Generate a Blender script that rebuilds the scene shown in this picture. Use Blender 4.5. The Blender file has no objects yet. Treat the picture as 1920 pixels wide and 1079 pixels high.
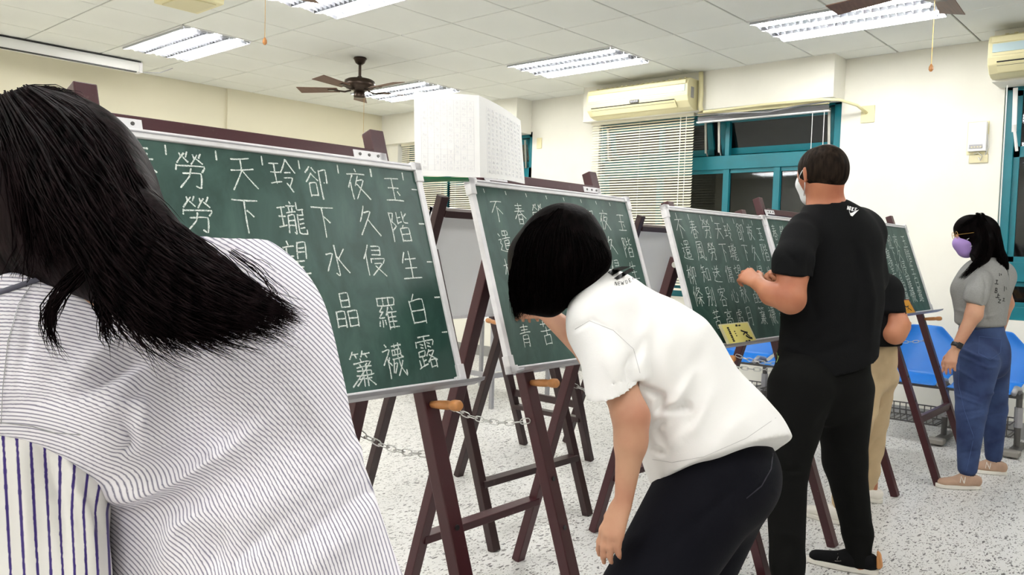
import bpy, bmesh, math, random
import numpy as np
from mathutils import Vector, Matrix
from mathutils.bvhtree import BVHTree
random.seed(7); rng = np.random.default_rng(7)
SC = bpy.context.scene
COL = SC.collection
# ------------------------------------------------------------------ camera
F, YAW, PITCH, ROLL, H = 1499.5, .7309, -.0492, .030, 1.32
ZC = 3.01                                   # ceiling height
cy, sy, cp, sp = math.cos(YAW), math.sin(YAW), math.cos(PITCH), math.sin(PITCH)
FW = np.array([cy*cp, sy*cp, sp]); R0 = np.array([sy, -cy, 0.]); U0 = np.cross(R0, FW)
c_, s_ = math.cos(ROLL), math.sin(ROLL)
RT = c_*R0+s_*U0; UP = -s_*R0+c_*U0
CAM = np.array([0., 0., H])
cam = bpy.data.cameras.new('camera'); co = bpy.data.objects.new('camera', cam); COL.objects.link(co)
cam.sensor_width = 36; cam.lens = 36*F/1920; cam.clip_start = .05; cam.clip_end = 200
m = Matrix(((RT[0], UP[0], -FW[0], 0), (RT[1], UP[1], -FW[1], 0), (RT[2], UP[2], -FW[2], H), (0, 0, 0, 1)))
co.matrix_world = m
SC.camera = co
def at(px, py, d):
    "point of the room seen in direction (px,py) at depth d metres"
    return CAM+(FW+RT*((px-960)/F)-UP*((py-539.5)/F))*d
def onx(px, py, X):
    d = FW+RT*((px-960)/F)-UP*((py-539.5)/F); return CAM+d*(X/d[0])
def pj(P):
    P = np.asarray(P)-CAM; z = P@FW
    return 960+F*(P@RT)/z, 539.5-F*(P@UP)/z
# ------------------------------------------------------------------ world, exposure
w = bpy.data.worlds.new('night'); SC.world = w; w.use_nodes = True
w.node_tree.nodes['Background'].inputs[0].default_value = (.006, .008, .012, 1)
w.node_tree.nodes['Background'].inputs[1].default_value = 1
SC.view_settings.view_transform = 'Standard'; SC.view_settings.look = 'None'
SC.view_settings.gamma = 1; SC.view_settings.use_curve_mapping = False
SC.view_settings.exposure = EXPOSURE = 1.55
TUBE_POWER = 17.0
# ------------------------------------------------------------------ materials
def lin(c):
    return tuple((v/12.92 if v <= .04045 else ((v+.055)/1.055)**2.4) for v in c)
def rgb(r, g, b): return lin((r/255, g/255, b/255))
class NT:
    def __init__(s, name):
        s.m = bpy.data.materials.new(name); s.m.use_nodes = True
        s.t = s.m.node_tree; s.p = s.t.nodes['Principled BSDF']; s.o = s.t.nodes['Material Output']
    def n(s, typ, **kw):
        x = s.t.nodes.new(typ)
        for k, v in kw.items():
            if k.startswith('i_'):
                key = k[2:]; key = int(key) if key.isdigit() else key.replace('_', ' ')
                x.inputs[key].default_value = v
            else: setattr(x, k, v)
        return x
    def l(s, a, b): s.t.links.new(a, b)
def _out(x): return x.outputs[0] if hasattr(x, 'outputs') else x
def mat(name, col, rough=.6, metal=0, spec=.5, var=0, vscale=8, bump=0, bscale=60, emit=None, es=0, coat=0, stretch=None, sheen=0, col2=None):
    t = NT(name); p = t.p
    p.inputs['Base Color'].default_value = (*col, 1); p.inputs['Roughness'].default_value = rough
    p.inputs['Metallic'].default_value = metal; p.inputs['Specular IOR Level'].default_value = spec
    if coat: p.inputs['Coat Weight'].default_value = coat; p.inputs['Coat Roughness'].default_value = .15
    if sheen: p.inputs['Sheen Weight'].default_value = sheen
    if emit: p.inputs['Emission Color'].default_value = (*emit, 1); p.inputs['Emission Strength'].default_value = es
    if var or bump or col2:
        tc = t.n('ShaderNodeTexCoord'); src = tc.outputs['Object']
        if stretch:
            mp = t.n('ShaderNodeMapping'); mp.inputs['Scale'].default_value = stretch; t.l(src, mp.inputs[0]); src = mp.outputs[0]
    if var or col2:
        nz = t.n('ShaderNodeTexNoise', i_Scale=vscale, i_Detail=5.); t.l(src, nz.inputs['Vector'])
        mx = t.n('ShaderNodeMix', data_type='RGBA')
        rp = t.n('ShaderNodeMapRange'); rp.inputs[1].default_value = .35; rp.inputs[2].default_value = .7
        t.l(nz.outputs[0], rp.inputs[0]); t.l(rp.outputs[0], mx.inputs[0])
        c2 = col2 if col2 else tuple(v*(1-var) for v in col)
        mx.inputs[6].default_value = (*col, 1); mx.inputs[7].default_value = (*c2, 1)
        t.l(mx.outputs[2], p.inputs['Base Color'])
    if bump:
        nb = t.n('ShaderNodeTexNoise', i_Scale=bscale, i_Detail=4.); t.l(src, nb.inputs['Vector'])
        bp = t.n('ShaderNodeBump', i_Strength=bump, i_Distance=.01); t.l(nb.outputs[0], bp.inputs['Height'])
        t.l(bp.outputs[0], p.inputs['Normal'])
    return t.m
M = {}
M['wall'] = mat('wall_paint', rgb(238, 236, 225), .75, var=.05, vscale=3, bump=.04, bscale=180)
M['wall_cream'] = mat('wall_cream', rgb(226, 220, 196), .75, var=.05, vscale=2, bump=.04, bscale=180)
M['tile'] = mat('ceiling_tile', rgb(236, 238, 232), .85, var=.05, vscale=1.3, bump=.08, bscale=120)
M['tbar'] = mat('ceiling_gap', rgb(70, 68, 64), .8)
M['base'] = mat('skirting_grey', rgb(150, 150, 148), .6, var=.1)
M['white'] = mat('white_plastic', rgb(238, 238, 236), .45)
M['alu'] = mat('aluminium', rgb(236, 235, 238), .4, metal=.05, var=.10, vscale=30, bump=.05)
M['alugrey'] = mat('grey_aluminium', rgb(165, 165, 170), .4, metal=.4, var=.1, vscale=20)
M['steel'] = mat('steel', rgb(190, 190, 188), .3, metal=.9)
M['dsteel'] = mat('dark_steel', rgb(95, 93, 92), .4, metal=.6)
M['teal'] = mat('teal_frame', rgb(4, 118, 132), .35, var=.15, vscale=6)
M['blind'] = mat('blind_slat', rgb(232, 228, 208), .5)
M['cream'] = mat('cream_plastic', rgb(226, 218, 174), .4)
M['creamd'] = mat('cream_dark', rgb(216, 208, 170), .5)
M['acblue'] = mat('ac_blue_band', rgb(186, 208, 214), .3)
M['black'] = mat('black_plastic', (.012, .012, .014), .4)
M['rubber'] = mat('rubber', (.02, .02, .02), .7)
M['bronze'] = mat('dark_bronze', rgb(62, 50, 42), .3, metal=.7)
M['blade'] = mat('fan_blade_wood', rgb(112, 82, 68), .5, var=.3, vscale=6, stretch=(1, 12, 12))
M['blue'] = mat('blue_seat', rgb(30, 122, 214), .35, var=.05)
M['footpad'] = mat('foot_pad', rgb(140, 136, 130), .6)
M['peg'] = mat('turned_peg_wood', rgb(206, 142, 84), .4, var=.3, vscale=20, stretch=(6, 1, 1))
M['paper'] = mat('paper', rgb(254, 254, 254), .9)
M['print'] = mat('grey_print', rgb(234, 234, 238), .8)
M['green'] = mat('green_mat', rgb(20, 108, 62), .6)
M['wboard'] = mat('whiteboard_panel', rgb(240, 241, 242), .35, var=.04, vscale=3)
M['skin'] = mat('skin_fair', rgb(205, 158, 128), .5, var=.12, vscale=9, col2=rgb(190, 132, 106))
M['skin2'] = mat('skin_tan', rgb(196, 132, 98), .5, col2=rgb(172, 102, 74), vscale=7)
M['tee_white'] = mat('white_cotton', rgb(246, 245, 244), .85, bump=.05, bscale=300, sheen=.2)
M['tee_black'] = mat('black_cotton', (.0055, .0058, .0065), .85, bump=.1, bscale=200, spec=.12)
M['pants_navy'] = mat('navy_trousers', (.0045, .0047, .0085), .8, bump=.1, bscale=200, spec=.12)
M['pants_black'] = mat('black_trousers', (.0045, .0047, .0045), .85, bump=.1, bscale=200, spec=.12)
M['tee_grey'] = mat('grey_cotton', rgb(146, 146, 144), .85, var=.12, vscale=120)
M['khaki'] = mat('khaki_trousers', rgb(198, 174, 138), .8, var=.12, vscale=9, bump=.3, bscale=22)
M['mask_w'] = mat('white_mask', rgb(236, 238, 240), .7)
M['mask_p'] = mat('purple_mask', rgb(170, 140, 206), .7)
M['ink'] = mat('black_ink', (.01, .01, .01), .6)
M['inkw'] = mat('white_ink', rgb(245, 245, 245), .6)
M['shoe_tan'] = mat('shoe_suede', rgb(190, 158, 136), .8, var=.12, vscale=30)
M['shoe_white'] = mat('shoe_white', rgb(232, 228, 220), .6)
M['shoe_black'] = mat('shoe_black', (.006, .006, .007), .7, spec=.1)
M['yellow'] = mat('yellow_card', rgb(240, 228, 132), .5)
M['orange'] = mat('orange_card', rgb(240, 170, 40), .5)
M['magenta'] = mat('magenta_card', rgb(140, 40, 80), .5)
M['gold'] = mat('brass', rgb(200, 160, 90), .3, metal=.8)
M['tube'] = mat('lamp_tube', (1, 1, 1), .5, emit=(1, .985, .96), es=TUBE_POWER)
M['louvre'] = mat('louvre_aluminium', rgb(185, 187, 192), .3, metal=.5)
# glossy dark-red painted wood with scuffs
def wood(name, base, scuff, amt=.62):
    t = NT(name); p = t.p; tc = t.n('ShaderNodeTexCoord')
    n1 = t.n('ShaderNodeTexNoise', i_Scale=22., i_Detail=8., i_Roughness=.7); t.l(tc.outputs['Object'], n1.inputs['Vector'])
    r = t.n('ShaderNodeValToRGB'); r.color_ramp.elements[0].position = amt; r.color_ramp.elements[0].color = (*base, 1)
    r.color_ramp.elements[1].position = amt+.14; r.color_ramp.elements[1].color = (*scuff, 1)
    t.l(n1.outputs[0], r.inputs[0]); t.l(r.outputs[0], p.inputs['Base Color'])
    p.inputs['Roughness'].default_value = .38
    b = t.n('ShaderNodeBump', i_Strength=.15, i_Distance=.004); t.l(n1.outputs[0], b.inputs['Height']); t.l(b.outputs[0], p.inputs['Normal'])
    return t.m
M['wood'] = wood('easel_wood', rgb(64, 22, 30), rgb(120, 96, 98), .64)
M['wood2'] = wood('easel_wood_dark', rgb(46, 24, 26), rgb(104, 80, 76), .64)
# chalkboard: dark green with wiped chalk haze
def board_mat():
    t = NT('chalkboard_green'); p = t.p; tc = t.n('ShaderNodeTexCoord')
    mp = t.n('ShaderNodeMapping'); mp.inputs['Scale'].default_value = (9, 9, 3.); mp.inputs['Rotation'].default_value = (0, .5, 0); t.l(tc.outputs['Object'], mp.inputs[0])
    n1 = t.n('ShaderNodeTexNoise', i_Scale=1.2, i_Detail=6., i_Roughness=.6, i_Distortion=.6); t.l(mp.outputs[0], n1.inputs['Vector'])
    r = t.n('ShaderNodeValToRGB'); r.color_ramp.elements[0].position = .42; r.color_ramp.elements[0].color = (*rgb(32, 68, 60), 1)
    r.color_ramp.elements[1].position = .85; r.color_ramp.elements[1].color = (*rgb(74, 108, 100), 1)
    t.l(n1.outputs[0], r.inputs[0]); t.l(r.outputs[0], p.inputs['Base Color']); p.inputs['Roughness'].default_value = .42
    return t.m
M['board'] = board_mat()
def chalk_mat():
    t = NT('chalk'); p = t.p; tc = t.n('ShaderNodeTexCoord')
    n1 = t.n('ShaderNodeTexNoise', i_Scale=420., i_Detail=2.); t.l(tc.outputs['Object'], n1.inputs['Vector'])
    r = t.n('ShaderNodeValToRGB'); r.color_ramp.elements[0].position = .36; r.color_ramp.elements[0].color = (*rgb(150, 172, 166), 1)
    r.color_ramp.elements[1].position = .52; r.color_ramp.elements[1].color = (*rgb(238, 244, 240), 1)
    t.l(n1.outputs[0], r.inputs[0]); t.l(r.outputs[0], p.inputs['Base Color']); p.inputs['Roughness'].default_value = .95
    return t.m
M['chalk'] = chalk_mat()
# terrazzo floor: white ground with dark elongated chips
def floor_mat():
    t = NT('terrazzo'); p = t.p; tc = t.n('ShaderNodeTexCoord')
    last = None
    def chips(scale, thr, rot, st):
        mp = t.n('ShaderNodeMapping'); mp.inputs['Rotation'].default_value = (0, 0, rot); mp.inputs['Scale'].default_value = (st, 1, 1)
        t.l(tc.outputs['Object'], mp.inputs[0])
        nz = t.n('ShaderNodeTexNoise', i_Scale=scale*.6, i_Detail=1.); t.l(mp.outputs[0], nz.inputs['Vector'])
        ad = t.n('ShaderNodeMix', data_type='VECTOR'); ad.inputs[0].default_value = .03
        t.l(mp.outputs[0], ad.inputs[4]); t.l(nz.outputs['Color'], ad.inputs[5])
        v = t.n('ShaderNodeTexVoronoi', i_Scale=scale, i_Randomness=1.); t.l(ad.outputs[1], v.inputs['Vector'])
        sep = t.n('ShaderNodeSeparateColor'); t.l(v.outputs['Color'], sep.inputs[0])
        a = t.n('ShaderNodeMath', operation='LESS_THAN'); t.l(v.outputs['Distance'], a.inputs[0])
        sz = t.n('ShaderNodeMath', operation='MULTIPLY', i_1=thr*1.3); t.l(sep.outputs[1], sz.inputs[0]); t.l(sz.outputs[0], a.inputs[1])
        return a.outputs[0], sep.outputs[0]
    mx = t.n('ShaderNodeMix', data_type='RGBA'); mx.inputs[6].default_value = (*rgb(226, 225, 222), 1)
    n0 = t.n('ShaderNodeTexNoise', i_Scale=1.1, i_Detail=4.); t.l(tc.outputs['Object'], n0.inputs['Vector'])
    r0 = t.n('ShaderNodeValToRGB'); r0.color_ramp.elements[0].color = (*rgb(212, 211, 208), 1); r0.color_ramp.elements[1].color = (*rgb(230, 229, 227), 1)
    t.l(n0.outputs[0], r0.inputs[0]); t.l(r0.outputs[0], mx.inputs[6])
    cur = r0.outputs[0]
    for sc, thr, rot, st, c in ((62, .27, .3, .42, rgb(92, 90, 90)), (76, .26, 1.5, .42, rgb(120, 116, 114)), (90, .30, 2.3, .45, rgb(160, 158, 154)), (110, .24, 0.9, .4, rgb(84, 82, 84))):
        m_, _ = chips(sc, thr, rot, st)
        x = t.n('ShaderNodeMix', data_type='RGBA'); t.l(m_, x.inputs[0]); t.l(cur, x.inputs[6]); x.inputs[7].default_value = (*c, 1); cur = x.outputs[2]
    t.l(cur, p.inputs['Base Color']); p.inputs['Roughness'].default_value = .35; p.inputs['Specular IOR Level'].default_value = .4
    return t.m
M['floor'] = floor_mat()
def glass_mat():
    t = NT('night_glass'); t.t.nodes.remove(t.p)
    a = t.n('ShaderNodeBsdfTransparent', i_Color=(.55, .58, .58, 1)); g = t.n('ShaderNodeBsdfGlossy', i_Color=(.9, .92, .95, 1), i_Roughness=.03)
    fr = t.n('ShaderNodeFresnel', i_IOR=1.5); mx = t.n('ShaderNodeMixShader')
    t.l(fr.outputs[0], mx.inputs[0]); t.l(a.outputs[0], mx.inputs[1]); t.l(g.outputs[0], mx.inputs[2]); t.l(mx.outputs[0], t.o.inputs[0]); return t.m
M['glass'] = glass_mat()
def hair_mat(name, c1, c2):
    t = NT(name); p = t.p; tc = t.n('ShaderNodeTexCoord')
    n1 = t.n('ShaderNodeTexNoise', i_Scale=30., i_Detail=6.); mp = t.n('ShaderNodeMapping'); mp.inputs['Scale'].default_value = (2.5, 2.5, .4)
    t.l(tc.outputs['Object'], mp.inputs[0]); t.l(mp.outputs[0], n1.inputs['Vector'])
    r = t.n('ShaderNodeValToRGB'); r.color_ramp.elements[0].position = .35; r.color_ramp.elements[0].color = (*c1, 1); r.color_ramp.elements[1].position = .75; r.color_ramp.elements[1].color = (*c2, 1)
    t.l(n1.outputs[0], r.inputs[0]); t.l(r.outputs[0], p.inputs['Base Color']); p.inputs['Roughness'].default_value = .5; p.inputs['Specular IOR Level'].default_value = .02  # hardly any gloss: the ramp's lighter tone stands in for hair highlights
    b = t.n('ShaderNodeBump', i_Strength=.5, i_Distance=.004); t.l(n1.outputs[0], b.inputs['Height']); t.l(b.outputs[0], p.inputs['Normal'])
    return t.m
M['hair'] = hair_mat('black_hair', (.0010, .0008, .0008), (.0052, .0030, .0032))
M['hair_b'] = hair_mat('dark_brown_hair', (.0014, .0009, .0011), (.020, .012, .0135))
M['hair_s'] = hair_mat('short_hair', (.010, .0075, .006), (.034, .023, .017))
def stripe_mat(name, base, line, duty, soft=.06):
    "fabric with yarn stripes along the mesh's own 'stripe' attribute"
    t = NT(name); p = t.p
    a = t.n('ShaderNodeAttribute', attribute_name='stripe')
    f = t.n('ShaderNodeMath', operation='FRACT'); t.l(a.outputs['Fac'], f.inputs[0])
    s1 = t.n('ShaderNodeMath', operation='SUBTRACT', i_1=.5); t.l(f.outputs[0], s1.inputs[0])
    ab = t.n('ShaderNodeMath', operation='ABSOLUTE'); t.l(s1.outputs[0], ab.inputs[0])
    mr = t.n('ShaderNodeMapRange'); mr.inputs[1].default_value = duty/2-soft; mr.inputs[2].default_value = duty/2+soft; t.l(ab.outputs[0], mr.inputs[0])
    mx = t.n('ShaderNodeMix', data_type='RGBA'); t.l(mr.outputs[0], mx.inputs[0]); mx.inputs[6].default_value = (*line, 1); mx.inputs[7].default_value = (*base, 1)
    t.l(mx.outputs[2], p.inputs['Base Color']); p.inputs['Roughness'].default_value = .85; p.inputs['Sheen Weight'].default_value = .15
    return t.m
M['stripe_fine'] = stripe_mat('fine_striped_cotton', rgb(250, 247, 255), rgb(116, 112, 140), .28, .12)
M['stripe_bold'] = stripe_mat('bold_striped_cotton', rgb(236, 234, 232), rgb(58, 38, 120), .22, .03)
def denim_mat():
    t = NT('denim'); p = t.p; tc = t.n('ShaderNodeTexCoord')
    n1 = t.n('ShaderNodeTexNoise', i_Scale=7., i_Detail=5.); t.l(tc.outputs['Object'], n1.inputs['Vector'])
    r = t.n('ShaderNodeValToRGB'); r.color_ramp.elements[0].position = .3; r.color_ramp.elements[0].color = (*rgb(26, 42, 84), 1); r.color_ramp.elements[1].position = .75; r.color_ramp.elements[1].color = (*rgb(62, 84, 128), 1)
    t.l(n1.outputs[0], r.inputs[0]); t.l(r.outputs[0], p.inputs['Base Color']); p.inputs['Roughness'].default_value = .85
    return t.m
M['denim'] = denim_mat()
# ------------------------------------------------------------------ objects
def tag(o, label=None, cat=None, group=None, kind=None):
    if label: o['label'] = label
    if cat: o['category'] = cat
    if group: o['group'] = group
    if kind: o['kind'] = kind
    return o
def empty(name, loc=(0, 0, 0), label=None, cat=None, group=None):
    o = bpy.data.objects.new(name, None); COL.objects.link(o); o.location = tuple(loc); o.empty_display_size = .1
    return tag(o, label, cat, group)
def link(name, me, mt=None, parent=None, loc=None):
    if mt is not None and not me.materials: me.materials.append(mt)
    o = bpy.data.objects.new(name, me); COL.objects.link(o)
    if parent is not None:
        o.parent = parent
        # all meshes are authored in room coordinates
        q = parent; off = Vector((0, 0, 0))
        while q is not None: off += Vector(q.location); q = q.parent
        o.location = -off
    if loc is not None: o.location = Vector(o.location)+Vector(loc)
    return o
def copy_tree(o, parent=None):
    c = o.copy(); COL.objects.link(c)
    if parent is not None: c.parent = parent
    for ch in list(o.children): copy_tree(ch, c)
    return c
def nrm(v):
    v = np.asarray(v, float); return v/np.linalg.norm(v)
class MB:
    def __init__(s): s.v = []; s.f = []
    def add(s, v, f):
        b = len(s.v); s.v += [tuple(map(float, q)) for q in v]; s.f += [tuple(i+b for i in q) for q in f]; return s
    def hexa(s, P):
        return s.add(P, [(0, 3, 2, 1), (4, 5, 6, 7), (0, 1, 5, 4), (1, 2, 6, 5), (2, 3, 7, 6), (3, 0, 4, 7)])
    def box(s, a, b):
        x0, x1 = sorted((a[0], b[0])); y0, y1 = sorted((a[1], b[1])); z0, z1 = sorted((a[2], b[2]))
        return s.hexa([(x0, y0, z0), (x1, y0, z0), (x1, y1, z0), (x0, y1, z0), (x0, y0, z1), (x1, y0, z1), (x1, y1, z1), (x0, y1, z1)])
    def obox(s, c, ax, ay, az, hx, hy, hz):
        c = np.asarray(c, float); ax, ay, az = nrm(ax), nrm(ay), nrm(az)
        return s.hexa([c+sx*hx*ax+sy*hy*ay+sz*hz*az for sz in (-1, 1) for sx, sy in ((-1, -1), (1, -1), (1, 1), (-1, 1))])
    def bar(s, a, b, wd, th, ref):
        "beam a->b; wd along ref-perpendicular side, th along ref"
        a = np.asarray(a, float); b = np.asarray(b, float); d = b-a; L = np.linalg.norm(d); d /= L
        r = np.asarray(ref, float); r = nrm(r-d*(r@d)); q = np.cross(d, r)
        return s.obox((a+b)/2, q, r, d, wd/2, th/2, L/2)
    def tube(s, pts, r, seg=8, cap=True):
        pts = [np.asarray(p, float) for p in pts]; n = len(pts)
        rr = r if hasattr(r, '__len__') else [r]*n
        prev = None; rings = []
        for i in range(n):
            d = nrm(pts[min(i+1, n-1)]-pts[max(i-1, 0)]+1e-9)
            ref = prev if prev is not None else (np.array([0, 0, 1.]) if abs(d[2]) < .9 else np.array([1., 0, 0]))
            u = nrm(ref-d*(ref@d)); v = np.cross(d, u); prev = u
            rings.append([pts[i]+rr[i]*(math.cos(2*math.pi*k/seg)*u+math.sin(2*math.pi*k/seg)*v) for k in range(seg)])
        V = [p for g in rings for p in g]; Fc = []
        for i in range(n-1):
            for k in range(seg):
                a = i*seg+k; b = i*seg+(k+1) % seg; Fc.append((a, b, b+seg, a+seg))
        if cap: Fc.append(tuple(range(seg))[::-1]); Fc.append(tuple((n-1)*seg+k for k in range(seg)))
        return s.add(V, Fc)
    def lathe(s, c, prof, ax=(0, 0, 1), seg=24):
        c = np.asarray(c, float); ax = nrm(ax); u = nrm(np.cross(ax, (1, 0, 0) if abs(ax[0]) < .8 else (0, 1, 0))); v = np.cross(ax, u)
        V = [c+ax*h+r*(math.cos(2*math.pi*k/seg)*u+math.sin(2*math.pi*k/seg)*v) for r, h in prof for k in range(seg)]
        Fc = []
        for i in range(len(prof)-1):
            for k in range(seg):
                a = i*seg+k; b = i*seg+(k+1) % seg; Fc.append((a, b, b+seg, a+seg))
        Fc.append(tuple(range(seg))[::-1]); Fc.append(tuple((len(prof)-1)*seg+k for k in range(seg)))
        return s.add(V, Fc)
    def prism(s, poly, ext):
        n = len(poly); P = [np.asarray(p, float) for p in poly]; e = np.asarray(ext, float)
        return s.add(P+[p+e for p in P], [tuple(range(n))[::-1], tuple(range(n, 2*n))]+[(i, (i+1) % n, (i+1) % n+n, i+n) for i in range(n)])
    def mesh(s, name, smooth=False):
        me = bpy.data.meshes.new(name); me.from_pydata(s.v, [], s.f); me.validate()
        bm = bmesh.new(); bm.from_mesh(me); bmesh.ops.recalc_face_normals(bm, faces=bm.faces); bm.to_mesh(me); bm.free()
        if smooth: me.shade_smooth()
        return me
    def build(s, name, mt, parent=None, smooth=False, bevel=0, loc=None):
        o = link(name, s.mesh(name, smooth), mt, parent, loc)
        if bevel:
            b = o.modifiers.new('bevel', 'BEVEL'); b.width = bevel; b.segments = 2; b.limit_method = 'ANGLE'
        return o
def B(a, b): return MB().box(a, b)
def struct(o): o['kind'] = 'structure'; return o
# ================================================================== THE ROOM
XW, YA, XL, YB = 7.0, 8.47, -2.6, -3.4       # window wall, screen wall, left and back walls
GX, GY, PX, PY = 4.24, 3.90, .62, .595       # ceiling grid origin and pitch
struct(B((XL, YB, -.12), (XW+.3, YA+.2, 0)).build('floor', M['floor']))
struct(B((XL, YA, 0), (4.56, YA+.2, 3.2)).build('wall_far', M['wall_cream']))
struct(B((4.56, YA-.03, 0), (XW+.3, YA+.2, 3.2)).build('wall_far', M['wall_cream']))
struct(B((XL-.2, YB, 0), (XL, YA+.2, 3.2)).build('wall_left', M['wall']))
struct(B((XL-.2, YB-.2, 0), (XW+.3, YB, 3.2)).build('wall_back', M['wall']))
# window wall with its openings
WIN = [(-1.6, 1.34, .89, 2.68), (2.55, 5.09, .89, 2.70), (6.03, 8.30, .89, 2.66)]
wm = MB(); ys = YB
for (a, b, z0, z1) in WIN:
    wm.box((XW, ys, 0), (XW+.22, a, 3.2)); wm.box((XW, a, 0), (XW+.22, b, z0)); wm.box((XW, a, z1), (XW+.22, b, 3.2)); ys = b
wm.box((XW, ys, 0), (XW+.22, YA, 3.2))
struct(wm.build('wall_right', M['wall']))
for k, (a, b, z0) in enumerate([(-1.6, 1.38, 2.64), (2.53, 5.12, 2.655), (6.05, YA-.03, 2.63)]):
    struct(B((6.74, a, z0), (XW, b, 3.2)).build('trim_%d' % (k+1), M['wall'], bevel=.004))
struct(B((6.80, YA-.30, 0), (XW, YA-.03, 3.2)).build('trim_4', M['wall']))
struct(B((XW-.012, YB, 0), (XW, YA-.03, .125)).build('baseboard_right', M['base']))
struct(B((XL, YA-.045, 0), (6.8, YA-.03, .125)).build('baseboard_far', M['base']))
# ---- ceiling: slab, sunk joints, one object per tile
ceil = struct(B((XL, YB, ZC+.012), (XW+.3, YA+.2, ZC+.06)).build('ceiling', M['tbar']))
def tile_mesh(x0, x1, y0, y1):
    g = .0055; mb = MB(); b = .003
    x0 += g; x1 -= g; y0 += g; y1 -= g
    lo = [(x0+b, y0+b, ZC), (x1-b, y0+b, ZC), (x1-b, y1-b, ZC), (x0+b, y1-b, ZC)]
    hi = [(x0, y0, ZC+.004), (x1, y0, ZC+.004), (x1, y1, ZC+.004), (x0, y1, ZC+.004)]
    tp = [(p[0], p[1], ZC+.013) for p in hi]
    mb.add(lo+hi+tp, [(0, 3, 2, 1)]+[(i, (i+1) % 4, (i+1) % 4+4, i+4) for i in range(4)]+[(i+4, (i+1) % 4+4, (i+1) % 4+8, i+8) for i in range(4)])
    return mb
LIGHTS = [(i, j) for i in (2, -2, -6, -10) for j in (4, 0, -4, -8)]  # last column: unseen fixtures added behind the camera to brighten surfaces facing it
lit = {(i, j+k) for i, j in LIGHTS for k in (0, 1)}
full = tile_mesh(GX, GX+PX, GY, GY+PY).mesh('tile'); full.materials.append(M['tile'])
cut = MB(); cntt = 0; far_t = MB()
for i in range(-11, 5):
    for j in range(-13, 8):
        x0 = max(GX+i*PX, XL); x1 = min(GX+(i+1)*PX, XW+.0); y0 = max(GY+j*PY, YB); y1 = min(GY+(j+1)*PY, YA-.0)
        if x1-x0 < .02 or y1-y0 < .02 or (i, j) in lit: continue
        cx, cyy = (x0+x1)/2, (y0+y1)/2
        px, py = pj((cx, cyy, ZC)); vis = (np.array([cx, cyy, ZC])-CAM)@FW > .5 and -150 < px < 2070 and py > -80
        if not vis:
            q = tile_mesh(x0, x1, y0, y1); far_t.add(q.v, q.f); continue
        cntt += 1
        if abs(x1-x0-PX) < .01 and abs(y1-y0-PY) < .01: link('tile', full, None, ceil, (i*PX, j*PY, 0))
        else: tile_mesh(x0, x1, y0, y1).build('tile', M['tile'], ceil)
tag(far_t.build('tile_field', M['tile'], ceil), kind='stuff')
# ---- recessed three-lamp louvre fixtures
def make_light(label):
    x0, y0 = GX, GY; t = empty('ceiling_light', (x0+PX/2, y0+PY, ZC), label, 'light', 'recessed ceiling lights with three tubes')
    fr = MB(); e = .018; X1, Y1 = x0+PX, y0+2*PY; zt = ZC+.0095
    for a, b in (((x0, y0), (X1, y0+e)), ((x0, Y1-e), (X1, Y1)), ((x0, y0), (x0+e, Y1)), ((X1-e, y0), (X1, Y1))):
        fr.box((*a, ZC-.004), (*b, ZC+.0115))
    fr.build('frame', M['white'], t)
    B((x0+e, y0+e, ZC+.006), (X1-e, Y1-e, ZC+.0115)).build('reflector', M['louvre'], t)
    lane = (PX-2*e)/3
    for k in range(3):
        xc = x0+e+lane*(k+.5)
        MB().tube([(xc, y0+.05, ZC-.004), (xc, Y1-.05, ZC-.004)], .017, 8).build('tube', M['tube'], t, smooth=True)
        lv = MB()
        n = 22
        for q in range(n+1):
            yy = y0+e+(Y1-y0-2*e)*q/n
            for sg in (-1, 1):                      # V-shaped cross blades either side of the tube
                lv.prism([(xc+sg*.030, yy-.001, ZC+.004), (xc+sg*lane*.47, yy-.001, ZC+.004), (xc+sg*lane*.47, yy-.001, ZC-.022), (xc+sg*.034, yy-.001, ZC-.010)], (0, .002, 0))
        lv.box((xc-lane/2-.001, y0+e, ZC-.022), (xc-lane/2+.001, Y1-e, ZC+.006)); lv.box((xc+lane/2-.001, y0+e, ZC-.022), (xc+lane/2+.001, Y1-e, ZC+.006))
        lv.build('louvre', M['louvre'], t)
    return t
LL = {(2, 4): 'farthest ceiling light, behind the near ceiling fan and above the calligraphy sheets', (2, 0): 'white louvred ceiling light in front of the middle air conditioner',
      (2, -4): 'large louvred ceiling light at the top right above the man in black', (-2, 4): 'bright ceiling light at the left near the screen housing',
      (-2, 0): 'ceiling light cut by the top edge, right of the short hanging pull cord'}
proto = make_light(LL[(2, 0)]); proto.location = Vector(proto.location)+Vector((2*PX, 0, 0))
for (i, j) in LIGHTS:
    if (i, j) == (2, 0): continue
    c = copy_tree(proto); c.location = Vector((GX+PX/2+i*PX, GY+PY+j*PY, ZC)); c['label'] = LL.get((i, j), 'recessed louvred ceiling light outside the picture, behind the camera')
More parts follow.
